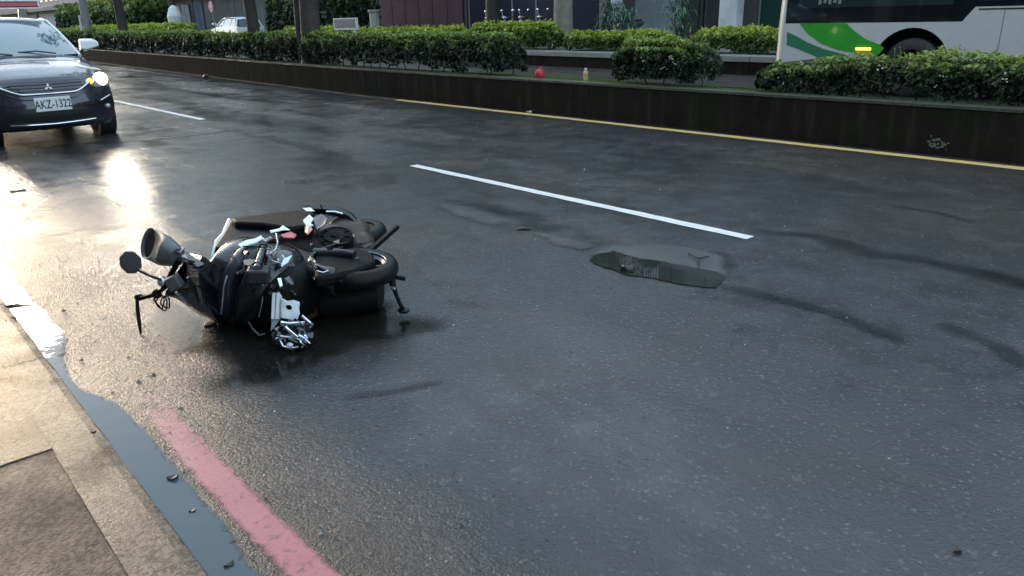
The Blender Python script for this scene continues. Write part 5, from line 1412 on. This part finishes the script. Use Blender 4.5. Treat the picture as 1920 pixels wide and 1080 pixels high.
b = MB(); b.tube([q_(734, 538, .18) + Vector((0, -.014, 0)), q_(741, 539, .18) + Vector((0, -.014, 0))], .009, 8); b.build('stand_collar', M['sc_silver'], parent=sst)
b = MB(); b.tube([q_(733, 518, .22), q_(760, 523, .20)], .012, 8); b.build('axle_peg', M['sc_dark'], parent=SC)
b = MB(); b.tube([q_(594, 508, .33), q_(606, 511, .32), q_(615, 508, .325), q_(612, 501, .335)], .004, 6); b.build('cable_clip', M['sc_silver'], parent=SC, smooth=60)
b = MB(); b.tube([q_(384, 612, .02), q_(392, 612, .02), q_(406, 610, .03)], .008, 6); b.build('broken_stub', M['sc_dark'], parent=SC)
# ------------------------------------------------------------------ street furniture and small things
b = MB(); lp_ = thing('lamp_post', 'pale grey lamp post rising from the median beyond the purple car', 'lamp post', W(41.5, 10.1, .45))
p = W(41.5, 10.1, .4); b.tube([p, p + UP * .9, p + UP * 8.2], [.20, .19, .12], 16); b.build('pole', plain('lamp_pole', (.22, .21, .21), .6), parent=lp_, smooth=50)
b = MB(); b.tube([p + UP * .85 - AC * .28, p + UP * 1.6 - AC * .26], .05, 8); b.build('guard_pipe', M['frame_white'], parent=lp_)
b = MB(); b.rbox(41.2, 41.8, 10.2, 10.28, 1.62, 1.78); b.build('bracket', M['frame_grey'], parent=lp_)
b = MB(); b.tube([p + UP * 8.1, p + UP * 8.7 - AC * 1.0, p + UP * 8.8 - AC * 2.2], [.07, .06, .05], 8); b.build('arm', M['frame_grey'], parent=lp_)
b = MB(); b.box(p + UP * 8.78 - AC * 2.4, .28, .7, .14, X=AL, Y=AC, Z=UP); b.build('lantern', M['frame_grey'], parent=lp_, bevel=.03)

rl = thing('white_railing', 'white low railing at far left between the purple car and the lamp post', 'railing', W(55, 14.2, 0))
b = MB()
b.tube([W(50, 12.6, 1.05), W(68, 13.2, 1.22)], .05, 6); b.build('top_rail', M['frame_white'], parent=rl)
b = MB(); b.tube([W(50, 12.6, .42), W(68, 13.2, .5)], .05, 6); b.build('bottom_rail', M['frame_white'], parent=rl)
for i in range(34):
    f = i / 33; q = W(50 + 18 * f, 12.6 + .6 * f, .44 + .08 * f)
    b = MB(); b.tube([q, q + UP * .62], .02, 4); b.build('baluster', M['frame_white'], parent=rl)
b = MB()
for f in (0, .33, .66, 1): q = W(50 + 18 * f, 12.6 + .6 * f, .0); b.tube([q, q + UP * 1.1], .045, 6)
b.build('posts', M['frame_white'], parent=rl)['kind'] = 'stuff'

A_, z_ = 39.5, 0
sg = thing('sign_post', 'thin post with a round pinkish sign beside the white parked car', 'sign', W(43.6, 17.0, .4))
q = W(43.6, 17.0, .4); b = MB(); b.tube([q, q + UP * 2.6], .03, 8); b.build('post', M['frame_grey'], parent=sg)
b = MB(); b.lathe(q + UP * 1.95 - AC * .05, AC, [(.30, -.01), (.30, .01)], 24); sf = b.build('sign_face', plain('faded_pink_sign', (.38, .13, .18), .5), parent=sg)
b = MB(); b.rbox(43.4, 43.8, 16.92, 16.94, 2.33, 2.37); b.build('sign_bar', M['frame_white'], parent=sf)
bx = thing('planter_box', 'pale square planter box at the foot of the sign post', 'planter', W(38.5, 16.2, 0))
b = MB(); b.loft([[W(38.5 + i * s_, 15.4 + j * s_, z) for i, j in ((-.32, -.3), (.32, -.3), (.32, .3), (-.32, .3))] for z, s_ in ((.0, .8), (.78, 1.0), (.84, 1.06))]); b.build('pot', plain('pale_pot', (.42, .42, .38), .6), parent=bx)
b = MB(); b.ball(W(38.5, 15.4, .86), .22, .22, .1, 10, 6, jit=.2); b.build('soil', M['soil'], parent=bx)

nb = thing('notice_board', 'grey slatted board in a white frame standing behind the hedge right of the twin trunk', 'board', W(22.4, 15.8, 0))
(a0, z0), (a1, z1) = atn(628, 56, 16.0), atn(669, 33, 16.0)
lo_, hi_ = min(a0, a1), max(a0, a1)
for nm_, x0, x1, y0, y1 in (('top_frame', lo_, hi_, z1 - .05, z1), ('bottom_frame', lo_, hi_, z0, z0 + .06), ('side_frame', lo_, lo_ + .07, z0 + .06, z1 - .05), ('side_frame', hi_ - .07, hi_, z0 + .06, z1 - .05)):
    b = MB(); b.rbox(x0, x1, 15.96, 16.04, y0, y1); b.build(nm_, M['frame_white'], parent=nb)
b = MB(); b.rbox(lo_ + .07, hi_ - .07, 15.99, 16.03, z0 + .06, z1 - .05); pb = b.build('panel', M['frame_grey'], parent=nb)
for i in range(6):
    zz = z0 + .12 + (z1 - z0 - .22) * i / 6; b = MB(); b.rbox(lo_ + .09, hi_ - .09, 15.965, 15.985, zz, zz + .05); b.build('slat', M['frame_grey'], parent=pb)
for aa in (lo_ + .2, hi_ - .2): b = MB(); b.rbox(aa - .04, aa + .04, 15.97, 16.03, .0, z0); b.build('leg', M['frame_white'], parent=nb)

sp = thing('concrete_stub_pillar', 'short pale fluted pillar right of the framed board', 'pillar', W(24.6, 17.9, .4))
A_, z_ = atn(701, 20, 17.9)
b = MB(); b.lathe(W(A_, 17.9, .4), UP, [(.26, 0), (.24, .1), (.20, .25), (.20, z_ - .5), (.25, z_ - .42), (.25, z_ - .36)], 10); b.build('shaft', plain('pale_stone', (.26, .27, .24), .7), parent=sp)
blue = thing('water_tank', 'blue and white tank standing before the blue wall panel', 'tank', W(66.5, 19.5, .4))
A_, z_ = atn(327, 28, 19.0)
b = MB(); b.lathe(W(A_, 19.0, .4), UP, [(.5, 0), (.55, .1), (.5, 1.0), (.3, 1.2)], 12); b.build('lower_shell', M['b_white'], parent=blue)
b = MB(); b.lathe(W(A_, 19.0, 1.62), UP, [(.45, 0), (.48, .4), (.3, .9), (.1, 1.1)], 12); b.build('upper_shell', M['b_white'], parent=blue)

# red cap and tan bottle on the median
rc = thing('red_bucket', 'small red rounded bucket standing on the median grass below the hedges', 'bucket', W(8.95, 8.68, .46))
c_ = W(*(lambda q: (q[0], 8.70))(atn(1012, 150, 8.70)), .468)
M['red_plastic'] = plain('red_plastic', (.45, .02, .03), .4, 0, .2)
b = MB(); b.lathe(c_, UP, [(.055, 0), (.075, .03), (.082, .10), (.07, .15), (.045, .175), (.0, .185)], 18); b.build('pail', M['red_plastic'], parent=rc, smooth=50)
b = MB(); b.tube([c_ + AL * .08 + UP * .10, c_ + AL * .07 + UP * .19, c_ + UP * .22, c_ - AL * .07 + UP * .19, c_ - AL * .08 + UP * .10], .006, 5); b.build('handle', M['red_plastic'], parent=rc)
tb = thing('plastic_bottle', 'tan bottle with a white cap standing on the edge of the median', 'bottle', W(8.15, 8.9, .46))
c_ = W(atn(1098, 146, 8.8)[0], 8.8, .468)
b = MB(); b.lathe(c_, UP, [(.030, 0), (.040, .02), (.042, .06), (.036, .10), (.042, .14), (.030, .165), (.015, .18)], 14); b.build('bottle_body', plain('tan_plastic', (.50, .36, .18), .4), parent=tb, smooth=50)
b = MB(); b.lathe(c_ + UP * .18, UP, [(.02, 0), (.022, .03), (.0, .035)], 12); b.build('cap', M['frame_white'], parent=tb)
# litter along the yellow line
def litter(name, label, cat, px, py, L, wd, h, mat, yaw=0., z=.004, group=None):
    P_ = atz(px, py, 0); X = Vector((math.cos(yaw), math.sin(yaw), 0)); Y = Vector((-X.y, X.x, 0))
    k = 9; ring = []
    top, bot = [], []
    for i in range(k):
        t = 2 * math.pi * i / k; r_ = 1 + .25 * math.sin(i * 2.3 + px)
        top.append(P_ + X * math.cos(t) * L / 2 * r_ + Y * math.sin(t) * wd / 2 * r_ + UP * (z + h * (.6 + .4 * math.sin(i * 1.7 + py))))
        bot.append(P_ + X * math.cos(t) * L / 2 * r_ + Y * math.sin(t) * wd / 2 * r_ + UP * z)
    b = MB(); b.loft([bot, top]); b.build(name, mat, loc=P_, label=label, cat=cat, group=group)
M['dead_leaf'] = plain('dead_leaf', (.030, .024, .018), .5, 0, .3)
M['white_litter'] = plain('white_litter', (.55, .56, .55), .5)
ya = math.atan2(AL.y, AL.x)
litter('torn_cup', 'long white scrap lying by the yellow line left of the red bucket', 'litter', 862, 193, .34, .08, .03, M['white_litter'], ya - .6)
litter('paper_scrap', 'small white scrap on the yellow line below the red bucket', 'litter', 992, 211, .12, .05, .03, M['white_litter'], ya)
litter('dead_leaf', 'dark curled leaf stuck at the left edge of the puddle film', 'leaf', 983, 430, .11, .05, .012, M['dead_leaf'], .1)
litter('black_stone', 'black pebble with a white fleck at the near edge of the puddle', 'stone', 1180, 509, .09, .05, .035, M['dead_leaf'], .2, .006)
litter('white_fleck', 'tiny white chip beside the black pebble in the puddle', 'chip', 1168, 506, .018, .014, .03, M['white_litter'], 0, .006)
litter('dark_stone', 'largest dark stone lying in the gutter water', 'stone', 326, 900, .035, .026, .014, M['dead_leaf'], .5)
litter('dark_stone', 'dark stone in the gutter just nearer than the largest one', 'stone', 362, 961, .022, .012, .008, M['dead_leaf'], .2)
litter('dark_stone', 'dark pebble on the kerb top just above the kerb joint', 'stone', 180, 824, .018, .014, .012, M['dead_leaf'], .9, .03)
litter('dark_stone', 'dark pebble in the far gutter beside the bent strip', 'stone', 22, 603, .05, .035, .02, M['dead_leaf'], .9)
litter('bent_strip', 'bent dark strip of plastic lying across the far gutter', 'strip', 27, 576, .16, .022, .012, M['black_plastic'], .15)
litter('dark_stone', 'pebble at the very left on the bright road, above the gutter', 'stone', 120, 585, .02, .015, .01, M['dead_leaf'], 0)
litter('dark_stone', 'pebble left of the red line, in the sparkling gravel', 'stone', 152, 677, .02, .013, .01, M['dead_leaf'], 0)
litter('dark_stone', 'pebble in the bright sheen in front of the purple car', 'stone', 35, 358, .14, .07, .015, M['dead_leaf'], ya - 1.5)
litter('dead_leaf', 'leaf on the asphalt at the lower right corner', 'leaf', 1795, 1035, .03, .018, .01, M['dead_leaf'], .5)
litter('dead_leaf', 'leaf by the red line at the bottom edge', 'leaf', 432, 1062, .03, .016, .01, M['dead_leaf'], .8)
litter('black_stone', 'black pebble at the foot of the median wall near the trees', 'stone', 386, 146, .3, .14, .10, M['dead_leaf'], ya)
# forked twig standing in the wet patch
tw = MB(); q0 = atz(1310, 500, .006)
tw.tube([q0, atz(1309, 490, .012), atz(1309, 483, .02)], [.005, .006, .005], 5); tw.tube([atz(1309, 484, .02), atz(1290, 475, .012)], [.006, .003], 5); tw.tube([atz(1309, 485, .02), atz(1330, 480, .01)], [.005, .003], 5)
tw.build('twig', M['core'], loc=q0, label='forked black twig lying on the wet patch behind the puddle', cat='twig')
# grit scattered over the road
n = 5200
A_ = rng.uniform(-2.5, 9, n); N_ = rng.uniform(.46, 8, n); k = rng.random(n) < .4; N_[k] = rng.uniform(.46, 1.3, k.sum()); A_[k] = rng.uniform(1, 8, k.sum())
C = np.outer(A_, np.array(AL)) + np.outer(N_, np.array(AC)); s_ = rng.uniform(.0016, .0052, n)[:, None] * (1 + 1.0 * (rng.random(n)[:, None] < .05))
dirs = np.array([[1, 0, 0], [-.5, .87, 0], [-.5, -.87, 0], [0, 0, .9]])
V = (C[:, None, :] + dirs[None] * s_[:, None, :] * rng.uniform(.6, 1.4, (n, 4, 1))).reshape(-1, 3); V[:, 2] = np.maximum(V[:, 2], .001)
Fq = (np.arange(n)[:, None, None] * 4 + np.array([[0, 1, 3], [1, 2, 3], [2, 0, 3]])[None]).reshape(-1, 3)
gm = NT('grit'); at = gm.n('ShaderNodeAttribute'); at.attribute_name = 'tint'
gm.set(Base_Color=gm.ramp(at.outputs['Fac'], [(0, (.02, .02, .02)), (.6, (.06, .055, .05)), (1, (.5, .48, .44))]), Roughness=.3)
g = fast_mesh('grit', V, Fq, [gm.m], tint=np.repeat(rng.random(n) ** 3, 3)); tag(g, 'loose grit and broken chips scattered over the wet road', 'gravel', kind='stuff')

# ------------------------------------------------------------------ parked motor scooters on the far pavement
M['navy_body'] = plain('navy_scooter_paint', (.012, .016, .04), .25, .2, coat=.6)
def moped(A, N, z, label, yaw=0., body=None, group='motor scooters parked in a row on the far pavement'):
    root = thing('motor_scooter', label, 'motor scooter', W(A, N, z), group)
    c, s_ = math.cos(yaw), math.sin(yaw); f = (-AC * c + AL * s_); l = UP.cross(f)
    T = Matrix.Identity(4)
    for i, v in enumerate((l, f, UP)):
        for j in range(3): T[j][i] = v[j]
    T = Matrix.Translation(W(A, N, z)) @ T; body = body or M['navy_body']
    for y in (.62, -.62): wheel(T, (0, y, .23), .23, .10, root, 1)
    b = MB(T); b.loft([[(x * wx, y, z_ + dz) for x, dz in ((-1, 0), (-.7, h_), (.7, h_), (1, 0), (.8, -h_), (-.8, -h_))] for y, wx, z_, h_ in ((-.95, .06, .72, .05), (-.6, .17, .62, .16), (-.2, .18, .52, .2), (.05, .16, .35, .1))]); b.build('rear_body', body, parent=root, smooth=50)
    b = MB(T); b.loft([[(x * wx, y, z_ + dz) for x, dz in ((-1, 0), (-.8, .05), (.8, .05), (1, 0), (.9, -.03), (-.9, -.03))] for y, wx, z_ in ((-.85, .10, .80), (-.5, .15, .80), (-.1, .14, .77), (.08, .08, .72))]); b.build('seat', M['black_plastic'], parent=root, smooth=50)
    b = MB(T); b.box((0, .2, .30), .3, .5, .08); b.build('footboard', M['black_plastic'], parent=root, bevel=.02)
    b = MB(T); b.loft([[(x * wx, y + (.08 if abs(x) < .5 else 0), z_) for x in (-1, -.5, .5, 1)] + [(x * wx, y - .05, z_) for x in (1, .5, -.5, -1)] for y, wx, z_ in ((.46, .18, .3), (.50, .22, .55), (.46, .19, .8), (.40, .11, .95))]); b.build('leg_shield', body, parent=root, smooth=40)
    b = MB(T); b.tube([(0, .62, .23), (0, .42, .9)], .03, 8); b.build('fork', M['frame_grey'], parent=root)
    b = MB(T); b.ball((0, .66, .44), .08, .18, .06, 10, 6); b.build('front_mudguard', body, parent=root, smooth=60)
    b = MB(T); b.tube([(-.33, .28, 1.02), (-.12, .36, 1.0), (.12, .36, 1.0), (.33, .28, 1.02)], .018, 8); hb = b.build('handlebar', M['black_plastic'], parent=root)
    b = MB(T); b.ball((0, .46, .98), .10, .07, .07, 10, 8); b.build('headlamp', M['lamp_clear'], parent=hb, smooth=60)
    for sd_ in (-1, 1):
        b = MB(T); b.tube([(sd_ * .2, .34, 1.02), (sd_ * .28, .32, 1.2)], .006, 5); b.ball((sd_ * .30, .31, 1.24), .065, .02, .045, 10, 6); b.build('mirror', M['chrome'], parent=hb, smooth=60)
    b = MB(T); b.tube([(-.12, -.05, .28), (-.16, -.2, .02)], .012, 6); b.build('stand', M['frame_grey'], parent=root)
for i, (A, lb) in enumerate(((23.9, 'leftmost parked navy motor scooter behind the golden hedge'), (22.9, 'second parked motor scooter from the left, beside the dark trunk'), (21.9, 'third parked motor scooter from the left behind the golden hedge'), (20.9, 'parked motor scooter nearest the brown trunk'))):
    moped(A + .0, 20.6, .42, lb, yaw=random.uniform(-.2, .2))
moped(17.9, 20.9, .42, 'black covered motor scooter in front of the grey roller shutter', 1.2, M['black_plastic'])
rp = thing('red_flower_pot', 'small orange red pot beside the bright hedge left of the white pillar', 'pot', W(13.3, 18.7, .42))
b = MB(); c_ = W(atn(1305, 66, 18.7)[0], 18.7, .42); b.lathe(c_, UP, [(.1, 0), (.16, .4), (.18, .42), (.0, .42)], 14); b.build('pot', plain('orange_pot', (.40, .06, .02), .5), parent=rp)
